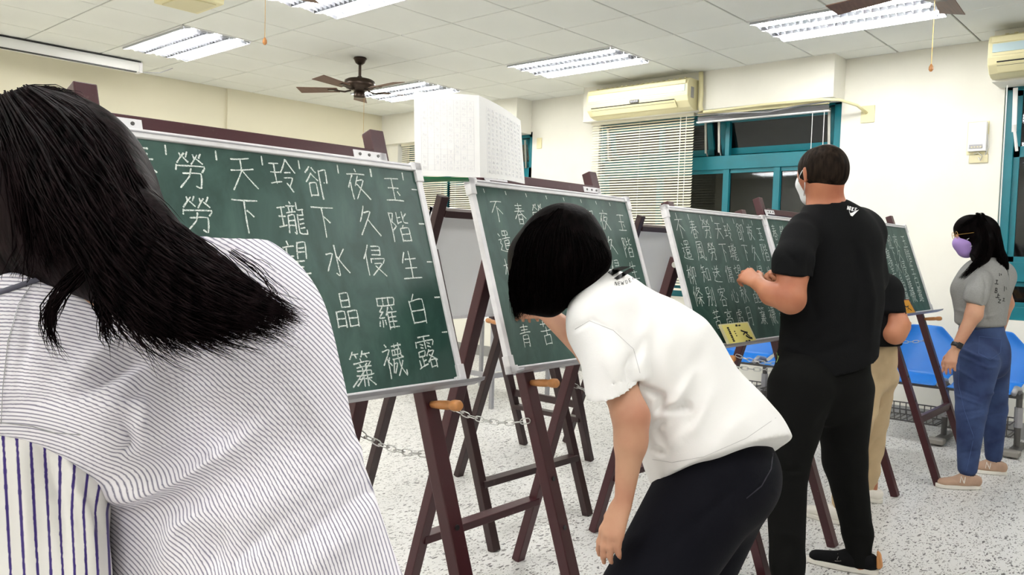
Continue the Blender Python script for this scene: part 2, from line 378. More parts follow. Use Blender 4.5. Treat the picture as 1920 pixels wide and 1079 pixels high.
# ---- windows
def window(idx, a, b, z0, z1, mull, tz):
    fr = MB(); x = XW+.06; t = .055
    def br(y0, y1, za, zb, dx=0): fr.box((x-.03+dx, y0, za), (x+.03+dx, y1, zb))
    br(a, b, z0, z0+.1); br(a, b, z1-.06, z1); br(a, a+.07, z0, z1); br(b-.07, b, z0, z1); br(a, b, tz[0], tz[1])
    w_ = struct(fr.build('window_%d' % idx, M['teal'], bevel=.004))
    for y in mull:
        B((x-.022, y-.03, z0+.1), (x+.028, y+.03, tz[0])).build('mullion', M['teal'], w_)
        if idx == 2 and y > 3.2: B((x-.022, y-.02, tz[1]), (x+.028, y+.02, z1-.06)).build('mullion', M['teal'], w_)
    es = [a+.07]+sorted(mull)+[b-.07]
    for p, q in zip(es[:-1], es[1:]):
        s = MB(); g = .035
        for (y0, y1, za, zb) in ((p, q, z0+.1, z0+.1+g), (p, q, tz[0]-g, tz[0]), (p, p+g, z0+.1, tz[0]), (q-g, q, z0+.1, tz[0])): s.box((x-.005, y0, za), (x+.02, y1, zb))
        s.build('sash', M['teal'], w_)
        B((x+.005, p+g, z0+.1+g), (x+.010, q-g, tz[0]-g)).build('pane', M['glass'], w_)
    return w_
for idx, args in ((1, (WIN[2][0], WIN[2][1], WIN[2][2], WIN[2][3], [6.8, 7.5], (2.13, 2.26))), (2, (WIN[1][0], WIN[1][1], WIN[1][2], WIN[1][3], [3.12, 3.62, 4.35], (2.13, 2.26))), (3, (WIN[0][0], WIN[0][1], WIN[0][2], WIN[0][3], [.6, -.4], (1.18, 1.33)))):
    w_ = window(idx, *args)
    a, b, z0, z1 = WIN[{1: 2, 2: 1, 3: 0}[idx]]
    if idx == 3:
        x = XW+.06
        for p, q in ((a+.07, .6), (.6, b-.07)):
            s = MB()
            for (y0, y1, za, zb) in ((p, q, 1.33, 1.37), (p, q, z1-.1, z1-.06), (p, p+.04, 1.33, z1-.06), (q-.04, q, 1.33, z1-.06), (p, q, 2.12, 2.2)): s.box((x-.005, y0, za), (x+.02, y1, zb))
            s.build('sash', M['teal'], w_); B((x+.005, p+.04, 1.37), (x+.01, q-.04, z1-.1)).build('pane', M['glass'], w_)
    else:   # awning sashes hinged at the top, pushed open, with steel stays
        spans = [(2.62, 3.72), (3.80, 5.0)] if idx == 2 else [(6.1, 7.1), (7.15, 8.23)]
        for p, q in spans:
            hz = z1-.07; L = hz-2.27; an = .24
            def pt(y, s, off=0): return (XW+.05+math.sin(an)*s+off*math.cos(an), y, hz-math.cos(an)*s)
            s = MB(); g = .06
            for (s0, s1, y0, y1) in ((0, g, p, q), (L-g, L, p, q), (0, L, p, p+g), (0, L, q-g, q)):
                s.hexa([pt(y0, s0), pt(y1, s0), pt(y1, s1), pt(y0, s1), pt(y0, s0, .03), pt(y1, s0, .03), pt(y1, s1, .03), pt(y0, s1, .03)])
            s.build('awning_sash', M['teal'], w_)
            MB().hexa([pt(p+g, g, .012), pt(q-g, g, .012), pt(q-g, L-g, .012), pt(p+g, L-g, .012), pt(p+g, g, .017), pt(q-g, g, .017), pt(q-g, L-g, .017), pt(p+g, L-g, .017)]).build('pane', M['glass'], w_)
            for y in (p+.03, q-.03):
                MB().bar((XW-.012, y, hz-.02), (XW+.02, y, hz-.34), .022, .012, (1, 0, 0)).tube([(XW+.02, y, hz-.30), (XW+.10, y, hz-.46)], .007, 6).build('stay_arm', M['steel'], w_)
# night outside: dark opposite wall a little way off
struct(B((XW+2.2, -4, -1), (XW+2.3, 11, 4)).build('wall_outside', mat('outside_wall', rgb(96, 92, 86), .9)))
# ---- venetian blinds, slat by slat
def blind(y0, y1, zt, zb, label, x=6.83, pitch=.026, rail=True):
    t = empty('venetian_blind', (x, (y0+y1)/2, zt), label, 'blind')
    B((x-.02, y0, zt-.03), (x+.02, y1, zt)).build('head_rail', M['blind'], t)
    me = MB(); an = .75; hw = .0135
    dx, dz = math.cos(an)*hw, math.sin(an)*hw
    me.prism([(x-dx, y0+.005, zt-.05-dz), (x, y0+.005, zt-.05+.002), (x+dx, y0+.005, zt-.05+dz), (x, y0+.005, zt-.05+.001)], (0, y1-y0-.01, 0))
    me = me.mesh('slat'); me.materials.append(M['blind'])
    n = int((zt-.06-zb)/pitch)
    for k in range(n): link('slat', me, None, t, (0, 0, -k*pitch))
    B((x-.014, y0, zb-.02), (x+.014, y1, zb)).build('bottom_rail', M['blind'], t)
    for f in (.12, .5, .88):
        y = y0+(y1-y0)*f
        MB().tube([(x-.018, y, zt-.03), (x-.018, y, zb)], .0012, 5).build('ladder_cord', M['white'], t)
    return t
blind(3.86, 5.06, 2.655, .98, 'cream venetian blind lowered under the middle air conditioner')
blind(7.24, 8.12, 2.63, .98, 'cream venetian blind left of the dark gap, behind the calligraphy sheets')
blind(6.24, 7.20, 2.63, .98, 'paler venetian blind right of the dark gap, behind the calligraphy sheets')
# raised blind over the teal window (bundle of slats) and its cords
t = empty('raised_blind', (6.83, 3.2, 2.64), 'raised blind bundled along the top of the teal window under the beam', 'blind')
B((6.81, 2.60, 2.618), (6.85, 3.82, 2.65)).build('head_rail', M['cream'], t)
mm = MB()
for k in range(9): mm.box((6.812, 2.60, 2.608-k*.0045-.002), (6.85, 3.82, 2.608-k*.0045))
tag(mm.build('slat_stack', M['alugrey'], t), kind='stuff')
B((6.81, 2.59, 2.552), (6.852, 3.83, 2.565)).build('bottom_rail', M['white'], t)
for y in (2.72, 2.62): MB().tube([(6.80, y, 2.56), (6.80, y, 1.5)], .0028, 6).build('pull_cord', M['white'], t)
for y in (3.98, 3.92): MB().tube([(6.78, y, 2.62), (6.78, y, 1.30)], .003, 6).build('pull_cord', M['white'], t)
MB().lathe((6.78, 3.98, 1.28), [(.004, .05), (.012, .02), (.014, 0), (.01, -.02)], seg=10).build('cord_weight', M['white'], t)
t = empty('blind_cord', (6.80, 1.28, 2.6), 'white blind cord hanging in front of the far right window', 'cord')
MB().tube([(6.80, 1.29, 2.62), (6.80, 1.285, .9)], .004, 6).build('cord', M['white'], t)
MB().bar((6.93, 1.26, 2.62), (6.97, 1.26, 2.3), .03, .012, (1, 0, 0)).tube([(6.95, 1.26, 2.35), (7.0, 1.24, 2.16)], .011, 6).build('stay_arm', M['white'], t)
# ---- air conditioners
def ac(y0, y1, z0, z1, label, full=True):
    t = empty('air_conditioner', (6.74, (y0+y1)/2, z0), label, 'air conditioner', 'wall air conditioners')
    xb = 6.739; D = .20; hgt = z1-z0
    prof = [(0, 0), (-.07, .0), (-.13, .018), (-.185, .07), (-.198, .12), (-.198, hgt-.06), (-.18, hgt-.015), (-.15, hgt), (0, hgt)]
    MB().prism([(xb+a, y0, z0+b) for a, b in prof], (0, y1-y0, 0)).build('body', M['cream'], t, bevel=.006)
    xf = xb-.198
    B((xf-.006, y0+.03, z0+.155), (xf+.001, y1-.03, z0+.215)).build('blue_band', M['acblue'], t)
    B((xf-.005, y0+.02, z0+.222), (xf+.001, y1-.02, hgt+z0-.02)).build('front_panel', M['cream'], t, bevel=.003)
    B((xf-.0035, y0+.03, z0+.132), (xf+.001, y1-.03, z0+.136)).build('seam', M['creamd'], t)
    MB().hexa([(xb-.190, y0+.14, z0+.060), (xb-.190, y1-.06, z0+.060), (xb-.20, y1-.06, z0+.092), (xb-.20, y0+.14, z0+.092), (xb-.16, y0+.14, z0+.060), (xb-.16, y1-.06, z0+.060), (xb-.16, y1-.06, z0+.092), (xb-.16, y0+.14, z0+.092)]).build('air_slot', M['black'], t)
    MB().prism([(xb-.204, y0+.13, z0+.078), (xb-.200, y0+.13, z0+.082), (xb-.150, y0+.13, z0+.03), (xb-.155, y0+.13, z0+.02)], (0, y1-y0-.19, 0)).build('louvre_flap', M['cream'], t)
    B((xf-.007, (y0+y1)/2-.05, z0+.098), (xf, (y0+y1)/2+.05, z0+.125)).build('display', M['black'], t)
    for q in range(4): B((xf-.009, (y0+y1)/2-.04+q*.022, z0+.104), (xf-.006, (y0+y1)/2-.028+q*.022, z0+.119)).build('display_digit', M['alugrey'], t)
    g = MB()
    for q in range(18): g.box((xb-.17, y0+.04+(y1-y0-.1)*q/18, z1-.001), (xb-.03, y0+.06+(y1-y0-.1)*q/18, z1+.004))
    g.build('top_grille', M['creamd'], t)
    if full: B((xb-.14, y0-.003, z0+.10), (xb-.09, y0+.001, z0+.20)).build('rating_plate', M['alugrey'], t)
    return t
ac(3.78, 4.93, 2.655, 2.935, 'cream split air conditioner between the ceiling light and the lowered blind')
ac(.25, 1.375, 2.655, 2.94, 'cream air conditioner cut off by the right edge of the picture', False)
# pipes
def tubething(name, pts, r, label, mt='cream', cat='pipe'):
    return tag(MB().tube(pts, r, 8).build(name, M[mt], smooth=True), label, cat)
tubething('drain_pipe', [(6.70, 3.74, 3.0), (6.70, 3.73, 2.80), (6.70, 3.735, 2.69), (6.70, 3.72, 2.64)], .022, 'thick cream pipe going up from the middle air conditioner into the ceiling')
tubething('hose', [(6.70, 3.70, 2.630), (6.71, 3.45, 2.635), (6.70, 3.1, 2.640), (6.70, 2.62, 2.635), (6.74, 2.48, 2.625), (6.88, 2.38, 2.59), (6.985, 2.34, 2.54)], .012, 'long cream hose running under the beam to the wall plate', cat='hose')
tubething('cable', [(6.76, 3.80, 2.62), (6.74, 3.4, 2.60), (6.75, 3.1, 2.58), (6.76, 2.85, 2.61), (6.74, 2.55, 2.62)], .007, 'thin grey cable sagging above the teal window', 'alugrey', 'cable')
def plate(name, y, z, w_, h_, label, cat, mt='cream', d=.012):
    t = empty(name, (XW, y, z), label, cat)
    B((XW-d, y-w_/2, z-h_/2), (XW-.0005, y+w_/2, z+h_/2)).build('plate', M[mt], t, bevel=.003)
    return t
plate('wall_plate', 2.33, 2.53, .11, .14, 'cream wall plate where the hose enters, right of the beam', 'plate')
plate('blank_plate', 5.92, 2.52, .07, .12, 'small cream blank plate on the wall left of the middle air conditioner', 'plate')
t = plate('control_box', 1.50, 2.28, .125, .22, 'pinkish white control box on the wall beside the far right window', 'box', 'white', .05)
B((XW-.055, 1.46, 2.19), (XW-.049, 1.55, 2.22)).build('button_strip', M['alugrey'], t)
for q in range(4): B((XW-.058, 1.465+q*.02, 2.195), (XW-.054, 1.476+q*.02, 2.205)).build('button', M['creamd'], t)
B((XW-.006, 1.43, 2.15), (XW-.001, 1.575, 2.40)).build('back_plate', M['cream'], t)
t = plate('key_plate', 1.49, 2.115, .13, .065, 'yellowed switch plate with a hanging hook under the control box', 'plate', 'creamd')
MB().tube([(XW-.02, 1.52, 2.15), (XW-.03, 1.49, 2.16), (XW-.03, 1.46, 2.13), (XW-.02, 1.475, 2.10), (XW-.015, 1.49, 2.125)], .004, 6).build('hook', M['steel'], t)
tubething('cord_on_wall', [(XW-.01, 1.435, 2.30), (XW-.01, 1.43, 2.2), (XW-.01, 1.445, 2.14)], .004, 'thin white cord between the control box and the switch plate', 'white', 'cord')
# ---- projection screen housing, hanging ceiling box
t = empty('screen_housing', (2.5, 7.93, 2.9), 'long white projection screen housing along the ceiling at the left', 'screen housing')
MB().prism([(1.0, 7.90, 2.905), (1.0, 7.98, 2.90), (1.0, 8.0, 2.93), (1.0, 8.0, 2.998), (1.0, 7.90, 2.998)], (2.36, 0, 0)).build('case', M['white'], t, bevel=.004)
B((1.0, 7.895, 2.895), (3.33, 7.925, 2.905)).build('slot', M['black'], t)
B((1.0, 7.893, 2.993), (3.37, 7.905, 3.004)).build('black_strip', M['black'], t)  # black strip along the upper edge of the case
B((3.355, 7.895, 2.90), (3.385, 8.0, 2.995)).build('end_cap', M['alu'], t)
MB().tube([(3.38, 7.94, 2.91), (3.55, 7.9, 2.93), (3.66, 7.85, 2.99)], .004, 6).build('wire', M['alugrey'], t)
t = empty('ceiling_box', (2.6, 5.3, 2.9), 'small cream box on the ceiling at the top left edge of the picture', 'box')
B((2.48, 5.24, 2.93), (2.80, 5.62, 3.008)).build('case', M['cream'], t, bevel=.01); B((2.52, 5.28, 2.922), (2.76, 5.58, 2.931)).build('cover', M['creamd'], t, bevel=.004)
# ---- ceiling fans (blades at rest)
def fan(x, y, label, rot, chain):
    t = empty('ceiling_fan', (x, y, ZC), label, 'ceiling fan', 'ceiling fans with dark motors')
    MB().lathe((x, y, ZC-.001), [(.055, 0), (.062, -.012), (.055, -.02), (.04, -.05), (.02, -.065)]).build('canopy', M['bronze'], t, smooth=True)
    MB().tube([(x, y, ZC-.05), (x, y, ZC-.19)], .013, 10).lathe((x, y, ZC-.17), [(.02, 0), (.024, -.01), (.02, -.025)]).build('downrod', M['bronze'], t)
    MB().lathe((x, y, ZC-.19), [(.03, 0), (.11, -.008), (.135, -.022), (.14, -.07), (.12, -.09), (.06, -.11), (.05, -.12)], seg=36).build('motor', M['bronze'], t, smooth=True)
    MB().lathe((x, y, ZC-.305), [(.05, 0), (.052, -.05), (.048, -.058), (.01, -.06)], seg=24).build('switch_housing', M['bronze'], t, smooth=True)
    for k in range(5):
        a = rot+k*2*math.pi/5; d = np.array([math.cos(a), math.sin(a), 0]); n = np.array([-d[1], d[0], 0]); z = ZC-.295
        c = np.array([x, y, z])
        bl = link('blade', MB().hexa([c+d*.20-n*.05+[0, 0, -.010], c+d*.58-n*.065+[0, 0, -.014], c+d*.58+n*.065+[0, 0, .012], c+d*.20+n*.05+[0, 0, .008], c+d*.20-n*.05+[0, 0, -.004], c+d*.58-n*.065+[0, 0, -.008], c+d*.58+n*.065+[0, 0, .018], c+d*.20+n*.05+[0, 0, .014]]).mesh('blade'), M['blade'], t)
        bv = bl.modifiers.new('bevel', 'BEVEL'); bv.width = .02; bv.segments = 3; bv.limit_method = 'ANGLE'; bv.angle_limit = 1.3
        MB().tube([c+d*.08, c+d*.14+[0, 0, -.012], c+d*.24], .008, 6).obox(c+d*.25, d, n, (0, 0, 1), .04, .035, .004).build('blade_arm', M['bronze'], t)
    MB().tube([(x+chain[0], y+chain[1], ZC-.36), (x+chain[0], y+chain[1], chain[2])], .0016, 5).build('pull_chain', M['gold'], t)
    MB().lathe((x+chain[0], y+chain[1], chain[2]), [(.003, .02), (.011, .005), (.012, -.008), (.005, -.018)], seg=10).build('chain_knob', M['peg'], t)
fan(4.52, 5.99, 'dark ceiling fan left of the calligraphy sheets with brown blades', -.35, (.03, -.03, 2.30))
fan(4.47, 1.19, 'ceiling fan mostly above the top right corner with its pull cord hanging down', .10, (.0, .0, 2.30))
fan(2.22, 3.74, 'ceiling fan above the top edge whose short pull cord hangs at the left', .6, (0, 0, 2.34))
# ---- blue beam chairs under the window
def chair(y, label, x=6.45):
    t = empty('blue_chair', (x, y, 0), label, 'chair', 'blue chairs in a row along the window wall')
    def shell(u, s):    # u across -1..1, s 0 front edge .. 1 top of back
        if s < .5:
            q = s/.5; xx = x-.24+.40*q; z = .455-.035*math.sin(q*math.pi)*(1)-.02*(1-q)**6+.03*u*u*(q); w_ = .215-.02*(1-q)
        else:
            q = (s-.5)/.5; xx = x+.16+.10*q+.05*math.sin(q*1.5)*(1-u*u)*.6; z = .455+.37*q; w_ = .225-.015*q-.10*max(0, q-.72)/.28
        return (xx-(.03*u*u if s > .5 else 0), y+u*w_, z)
    nu, ns = 11, 24; V = []; Fq = []
    for j in range(ns):
        for i in range(nu): V.append(shell(-1+2*i/(nu-1), j/(ns-1)))
    for j in range(ns-1):
        for i in range(nu-1): a = j*nu+i; Fq.append((a, a+1, a+nu+1, a+nu))
    me = bpy.data.meshes.new('seat_shell'); me.from_pydata(V, [], Fq); me.shade_smooth()
    o = link('seat_shell', me, M['blue'], t); s = o.modifiers.new('solid', 'SOLIDIFY'); s.thickness = .012; s.offset = 0
    sb = o.modifiers.new('sub', 'SUBSURF'); sb.levels = 1; sb.render_levels = 1
    ya = y-.21
    MB().tube([(x+.02, ya, .03), (x+.02, ya, .43)], .02, 10).build('leg', M['dsteel'], t)
    MB().tube([(x+.02, ya, .18), (x+.02, ya, .32)], .027, 10).build('leg_sleeve', M['alugrey'], t)
    MB().obox((x+.0, ya, .03), (1, 0, 0), (0, 1, 0), (0, 0, 1), .20, .028, .018).build('foot_bar', M['dsteel'], t, bevel=.006)
    MB().obox((x-.18, ya, .032), (1, 0, 0), (0, 1, 0), (0, 0, 1), .045, .055, .02).build('foot_pad', M['footpad'], t, bevel=.01)
    MB().bar((x+.02, y-.23, .40), (x+.02, y+.23, .40), .04, .04, (0, 0, 1)).build('seat_beam', M['dsteel'], t)
    MB().tube([(x-.20, ya+.0, .44), (x-.12, ya, .47), (x+.0, ya, .45), (x+.02, ya, .40)], .018, 8).build('arm_knuckle', M['alugrey'], t, smooth=True)
    bk = MB(); x0, x1 = x-.16, x+.15; y0, y1 = y-.19, y+.20
    for z, e in ((.22, 0), (.13, .04)):
        bk.tube([(x0+e, y0, z), (x0+e, y1, z), (x1, y1, z), (x1, y0, z), (x0+e, y0, z)], .005, 5)
    for q in range(9):
        yy = y0+.02+(y1-y0-.04)*q/8; bk.tube([(x0, yy, .22), (x0+.04, yy, .13), (x1, yy, .13), (x1, yy, .22)], .004, 5)
    bk.build('book_basket', M['dsteel'], t)
chair(1.71, 'blue plastic chair against the wall between the last easel and the woman in grey')
chair(1.25, 'blue plastic chair directly behind the woman in jeans')
chair(2.64, 'blue chair partly seen under the middle small chalkboard, right of the chain')
chair(3.10, 'blue chair mostly hidden behind the white T-shirt and the easel legs')
# ================================================================== EASELS AND CHALKBOARDS
LEAN = .335
HW, HH = .90, .618
def easel(ox, oy, yaw, posts, label, flip=False, bz=.95, ztop=1.645, spread=.82, chain=True, near=False, pegs=True, hinge=1.27, mt='wood', brackets=True, group='dark red wooden easels'):
    """A-frame: two leaning posts with a top rail, two hinged rear legs with a rung, chains between.
    (ox,oy) is the bottom-left corner of the board; local u along the board, v towards its back."""
    u = np.array([math.cos(yaw), math.sin(yaw), 0]); v = np.array([-math.sin(yaw), math.cos(yaw), 0])
    if flip: v = -v
    t = empty('easel', (ox+.45*u[0], oy+.45*u[1], 0), label, 'easel', None)
    tl = math.tan(LEAN); off = .032                   # post centre behind board back
    def P(a, z, d=0): return np.array([ox, oy, 0])+u*a+v*((z-bz)*tl+off+.018+d)+np.array([0, 0, z])
    wd, th = .047, .038
    for a in posts:
        MB().bar(P(a, .0), P(a, ztop), wd, th, v).build('post', M[mt], t, bevel=.003)
    a0, a1 = posts
    MB().bar(P(a0+.024, ztop-.075), P(a1-.024, ztop-.075), .034, .050, v+np.array([0, 0, -tl])).build('top_rail', M[mt], t, bevel=.003)
    if brackets:
        for a, s in ((a0, 1), (a1, -1)):
            q = MB(); c = P(a, ztop-.07, -.0265)
            up_ = nrm(P(a, 1.6)-P(a, 1.0)); n_ = np.cross(u, up_)
            q.obox(c+u*s*.045, u, up_, n_, .055, .011, .0015); q.obox(c-up_*.04+u*s*.002, up_, u, n_, .05, .010, .0015)
            b = q.build('corner_bracket', M['alu'], t)
            for e in (.02, .05, .08): sc = MB(); sc.lathe(c+u*s*e+n_*.001*(-1 if (n_@v) > 0 else 1), [(.0045, 0), (.004, .003)], n_ if (n_@v) < 0 else -n_, 8); sc.build('screw', M['dsteel'], b)
    # rear legs: from the hinge outward to the back
    def Q(a, z): 
        h = P(a, hinge, .045); f = P(a, 0, .045)+v*spread; k = z/hinge
        r = f+(h-f)*k; r[2] = z; return r
    ins = .045
    for a, s in ((a0, 1), (a1, -1)):
        MB().bar(Q(a+s*ins*0, 0), Q(a, hinge+.03), wd*.94, th, v).build('rear_leg', M[mt], t, bevel=.003)
        MB().lathe(P(a, hinge, .02)-u*.035*s, [(.014, 0), (.012, .006)], -u*s, 10).build('hinge_bolt', M['steel'], t)
    MB().bar(Q(a0, .275), Q(a1, .275), .055, .030, (0, 0, 1)).build('rung', M[mt], t, bevel=.003)
    MB().bar(P(a0, .37, -.002), P(a1, .37, -.002), .045, .026, v).build('front_rung', M[mt], t, bevel=.003) if not near else None
    for a in posts:
        for z in (.62, .48):
            f = P(a, z, -.020); MB().lathe(f, [(.0075, 0), (.007, .004)], -v, 10).build('peg_hole', M['black'], t)
        if pegs:
            f = P(a, bz-.045, -.02); MB().lathe(f, [(.009, 0), (.0115, .03), (.012, .06), (.0105, .070), (.013, .076), (.0145, .086), (.014, .099), (.009, .106)], -v+np.array([0, 0, .12]), 14).build('peg', M['peg'], t, smooth=True)
    if chain:
        for a, s in ((a0, 1), (a1, -1)):
            p0 = Q(a, .78)-u*s*.026; p1 = P(a, .79, -.0)-u*s*.028
            L = np.linalg.norm(p1-p0); n = max(9, int(L/.031)); sag = .022*L/.3
            if not near: n = 11
            cl = []
            for k in range(n):
                f0, f1 = k/n, (k+1)/n
                a_ = p0+(p1-p0)*f0-np.array([0, 0, 4*sag*f0*(1-f0)]); b_ = p0+(p1-p0)*f1-np.array([0, 0, 4*sag*f1*(1-f1)])
                d = nrm(b_-a_); c = (a_+b_)/2; w_ = nrm(np.cross(d, (0, 0, 1))) if k % 2 else nrm(np.cross(d, np.cross(d, (0, 0, 1))))
                hl = np.linalg.norm(b_-a_)*.62; pts = []
                for q in range(13):
                    an = 2*math.pi*q/12; pts.append(c+d*hl*math.copysign(abs(math.cos(an))**.6, math.cos(an))+w_*.0085*math.copysign(abs(math.sin(an))**.8, math.sin(an)))
                m_ = MB().tube(pts, .0019, 5, cap=False)
                if near: m_.build('chain_link', M['steel'], t, smooth=True)
                else: cl.append(m_)
            if cl:
                z = MB()
                for m_ in cl: z.add(m_.v, m_.f)
                z.build('chain', M['steel'], t, smooth=True)
    return t, P, Q
# --- handwriting: strokes on a 100x100 grid, x right, y down
CH = {
'玉': "18188215 50165084 26487446 12888886 66587670", '階': "10051098 100830081835 183532501462 45054542 45256022 45426236 720572389240 90127424 66485856 50585098 505888568898 50768876 50968896",
'生': "30101542 28307828 50055288 25587656 10929288", '白': "45053222 20252292 202680228095 22567854 22908088",
'露': "25057803 12181034 121890158432 50045040 28244028 28344038 60247227 60337437 15481562 154842464060 15624060 28602890 28754273 12721292 05954586 62444862 585085485080 60589278 60766098 607684758498 60968495",
'夜': "48025212 12208818 32220860 22422295 55243855 503878363595 46505862 52559295", '久': "42051550 382568221092 50459295",
'侵': "28050545 18301895 420878067832 42197819 42327832 36443656 364592438656 486080583695 50669295",
'羅': "15051528 150686048426 38063826 62056226 15288625 323218463246 324612643462 12721086 24702490 34703882 56324456 50485098 68327240 50488846 50628460 50768474 50929290 68466892",
'襪': "22022810 082238180558 24422498 34402850 28524064 50089006 60026014 78007814 48224834 482084188432 60206032 72197232 48348432 46469242 52464284 505862564686 7036767096949680 88526092 84349040",
'卻': "28041022 36065020 30220848 30225244 18521890 185244504488 18884486 62126298 621488108850 76487648", '下': "08129210 48125098 52387454",
'水': "500452924084 123038280878 86186042 54389486", '晶': "35023542 350366026642 35226621 35416640 10521096 105342524296 10734272 10944293 56525696 565390529096 56739072 56949093",
'簾': "20020820 18104208 28123420 60025018 58108808 70127620 48225030 183488300496 40364642 70356242 30468644 305682548268 24689266 32788276 50465098 64466498 46742294 66769496",
'玲': "06184015 24162472 08423840 04744268 68024442 68029640 58427840 545684546880 60728096",
'瓏': "02222819 16201674 04462844 02763070 48025010 34166414 42204430 56185430 32346631 38423492 3842604060925488 38566055 38706069 720472249422 92229238 92387238 723872909892 98929880 76529250 76649262 76769274",
'望': "24022812 06204616 182020444242 62045450 620690048650 62208419 60328231 26587655 50585092 30747272 08959290",
'秋': "42021614 08304826 28102896 28320662 30384654 56306048 90248042 740870504892 72509690", '月': "300528601496 3006760476946688 34347432 30607458",
'天': "20128010 12428838 501246461095 50449292", '傷': "24040440 16281696 44043224 38149210 46244646 462482228246 46358234 46468245 34569253 48563478 4468886684947490 58684092 72675494",
'心': "18451072 3230408078848262 50225640 78369056", '處': "50025016 50097408 182086178228 202018600495 34327029 482448386638 40462864 365258502490 36649494 665084488472 84729272",
'勞': "22062616 44024014 34061232 32164628 62066416 86028014 74065432 72169028 10380852 104094368650 2858805578946488 524446661696",
'送': "44045014 78026816 38228620 34389435 622060383666 62409264 10142024 06382436145424600682 088240889892", '客': "48025210 14181232 141888158228 44242246 403268301268 38429266 32683296 326870667096 32947093",
'春': "24127610 26267424 12408836 500246340872 54389470 36543696 365466526696 36746673 36946693", '風': "220620600696 2206800482849892 98929878 34186814 36323654 363266306654 36546653 50185078 32827076 62687484",
'知': "20040826 16164614 06425038 281626460692 28504674 60266084 602692249284 60829281", '別': "14061434 140646044634 14344633 125050474690 46903686 303426600692 66146666 860488947688",
'苦': "14148811 34023624 66006424 08429238 50265060 26602896 266074587496 28947493", '不': "08129208 52100860 50305098 56389062",
'遣': "42044222 420482028220 42228220 62006234 32369432 46444682 464480428056 46588056 466684648480 46828480 10142024 06382436145424600682 088240889892",
'柳': "04304026 22042296 22320466 24383854 58084418 44184470 44706060 641462604496 76127698 76149612 961296588654", '條': "24040440 14281496 30303072 54023628 481484123448 50209646 40589255 66466696 62624286 70629284",
'青': "22128010 26247622 10389234 50025036 32482896 3248724672946490 32627261 32767275", '高': "50025212 12189015 34243438 342466236638 34386637 18481696 1848844684947690 36603680 366064596480 36806479",
'亭': "50025212 12189015 34283442 342866276642 34426641 12501066 125092478662", '上': "50054888 50409038 05908888",
'A': "50051595 50058595 28626862", 'D': "20052095 2005600580308060 60952095 80606095", 'E': "20052095 20058005 20507050 20958095", 'M': "10951205 12055070 50708805 88059095", 'N': "15951505 15058595 85958505", 'I': "50055095", 'K': "20052095 80052050 30458095", 'W': "05052595 25955030 50307595 75959505",
'7': "30054060 70108040", '工': "20107008 48104880 10808878", 'B': "25052595 250565107035604525502550 255070556585702595".replace("255070556585702595", "25507055758065952595"),
'Z': "15158015 80152085 20858585"}
def strokes(c):
    out = []
    for s in CH.get(c, '').split():
        n = len(s)//4
        if n < 1: continue
        p = [(int(s[4*i:4*i+2])/100, int(s[4*i+2:4*i+4])/100) for i in range(n)]
        if n >= 2: out.append(p)
    return out
def smooth_poly(p, n=5):
    if len(p) == 2:
        (x0, y0), (x1, y1) = p; dx, dy = x1-x0, y1-y0; k = .03*random.uniform(-1, 1)
        return [(x0+dx*t-dy*k*4*t*(1-t), y0+dy*t+dx*k*4*t*(1-t)) for t in [i/n for i in range(n+1)]]
    out = []; q = [p[0]]+p+[p[-1]]
    for i in range(1, len(q)-2):
        for k in range(n):
            t = k/n; a = [q[i-1], q[i], q[i+1], q[i+2]]
            out.append(tuple(.5*((2*a[1][c])+(-a[0][c]+a[2][c])*t*.7+(2*a[0][c]-5*a[1][c]+4*a[2][c]-a[3][c])*t*t*.7+(-a[0][c]+3*a[1][c]-3*a[2][c]+a[3][c])*t**3*.7+(a[2][c]-a[1][c])*(t*.3+0*t))*1 if False else a[1][c]+(a[2][c]-a[1][c])*t+((a[2][c]-a[0][c])*.22*t*(1-t)**2-(a[3][c]-a[1][c])*.22*t*t*(1-t)) for c in (0, 1)))
    out.append(p[-1]); return out
def ribbon(mb, pts, w_, n):
    pts = [np.asarray(p, float) for p in pts]; L = []; m_ = len(pts)
    for i in range(m_):
        d = pts[min(i+1, m_-1)]-pts[max(i-1, 0)]
        s = np.cross(n, d); s /= (np.linalg.norm(s)+1e-9)
        k = w_/2*(1+.25*random.uniform(-1, 1))*(1.25 if i in (0, m_-1) and random.random() < .5 else 1)
        L.append((pts[i]+s*k, pts[i]-s*k))
    e0 = pts[0]-nrm(pts[1]-pts[0])*w_*.4; e1 = pts[-1]+nrm(pts[-1]-pts[-2])*w_*.4
    V = [e0]+[q for p in L for q in p]+[e1]
    Fq = [(0, 2, 1)]+[(1+2*i, 2+2*i, 4+2*i, 3+2*i) for i in range(m_-1)]+[(2*m_-1, 2*m_, 2*m_+1)]
    mb.add(V, Fq)
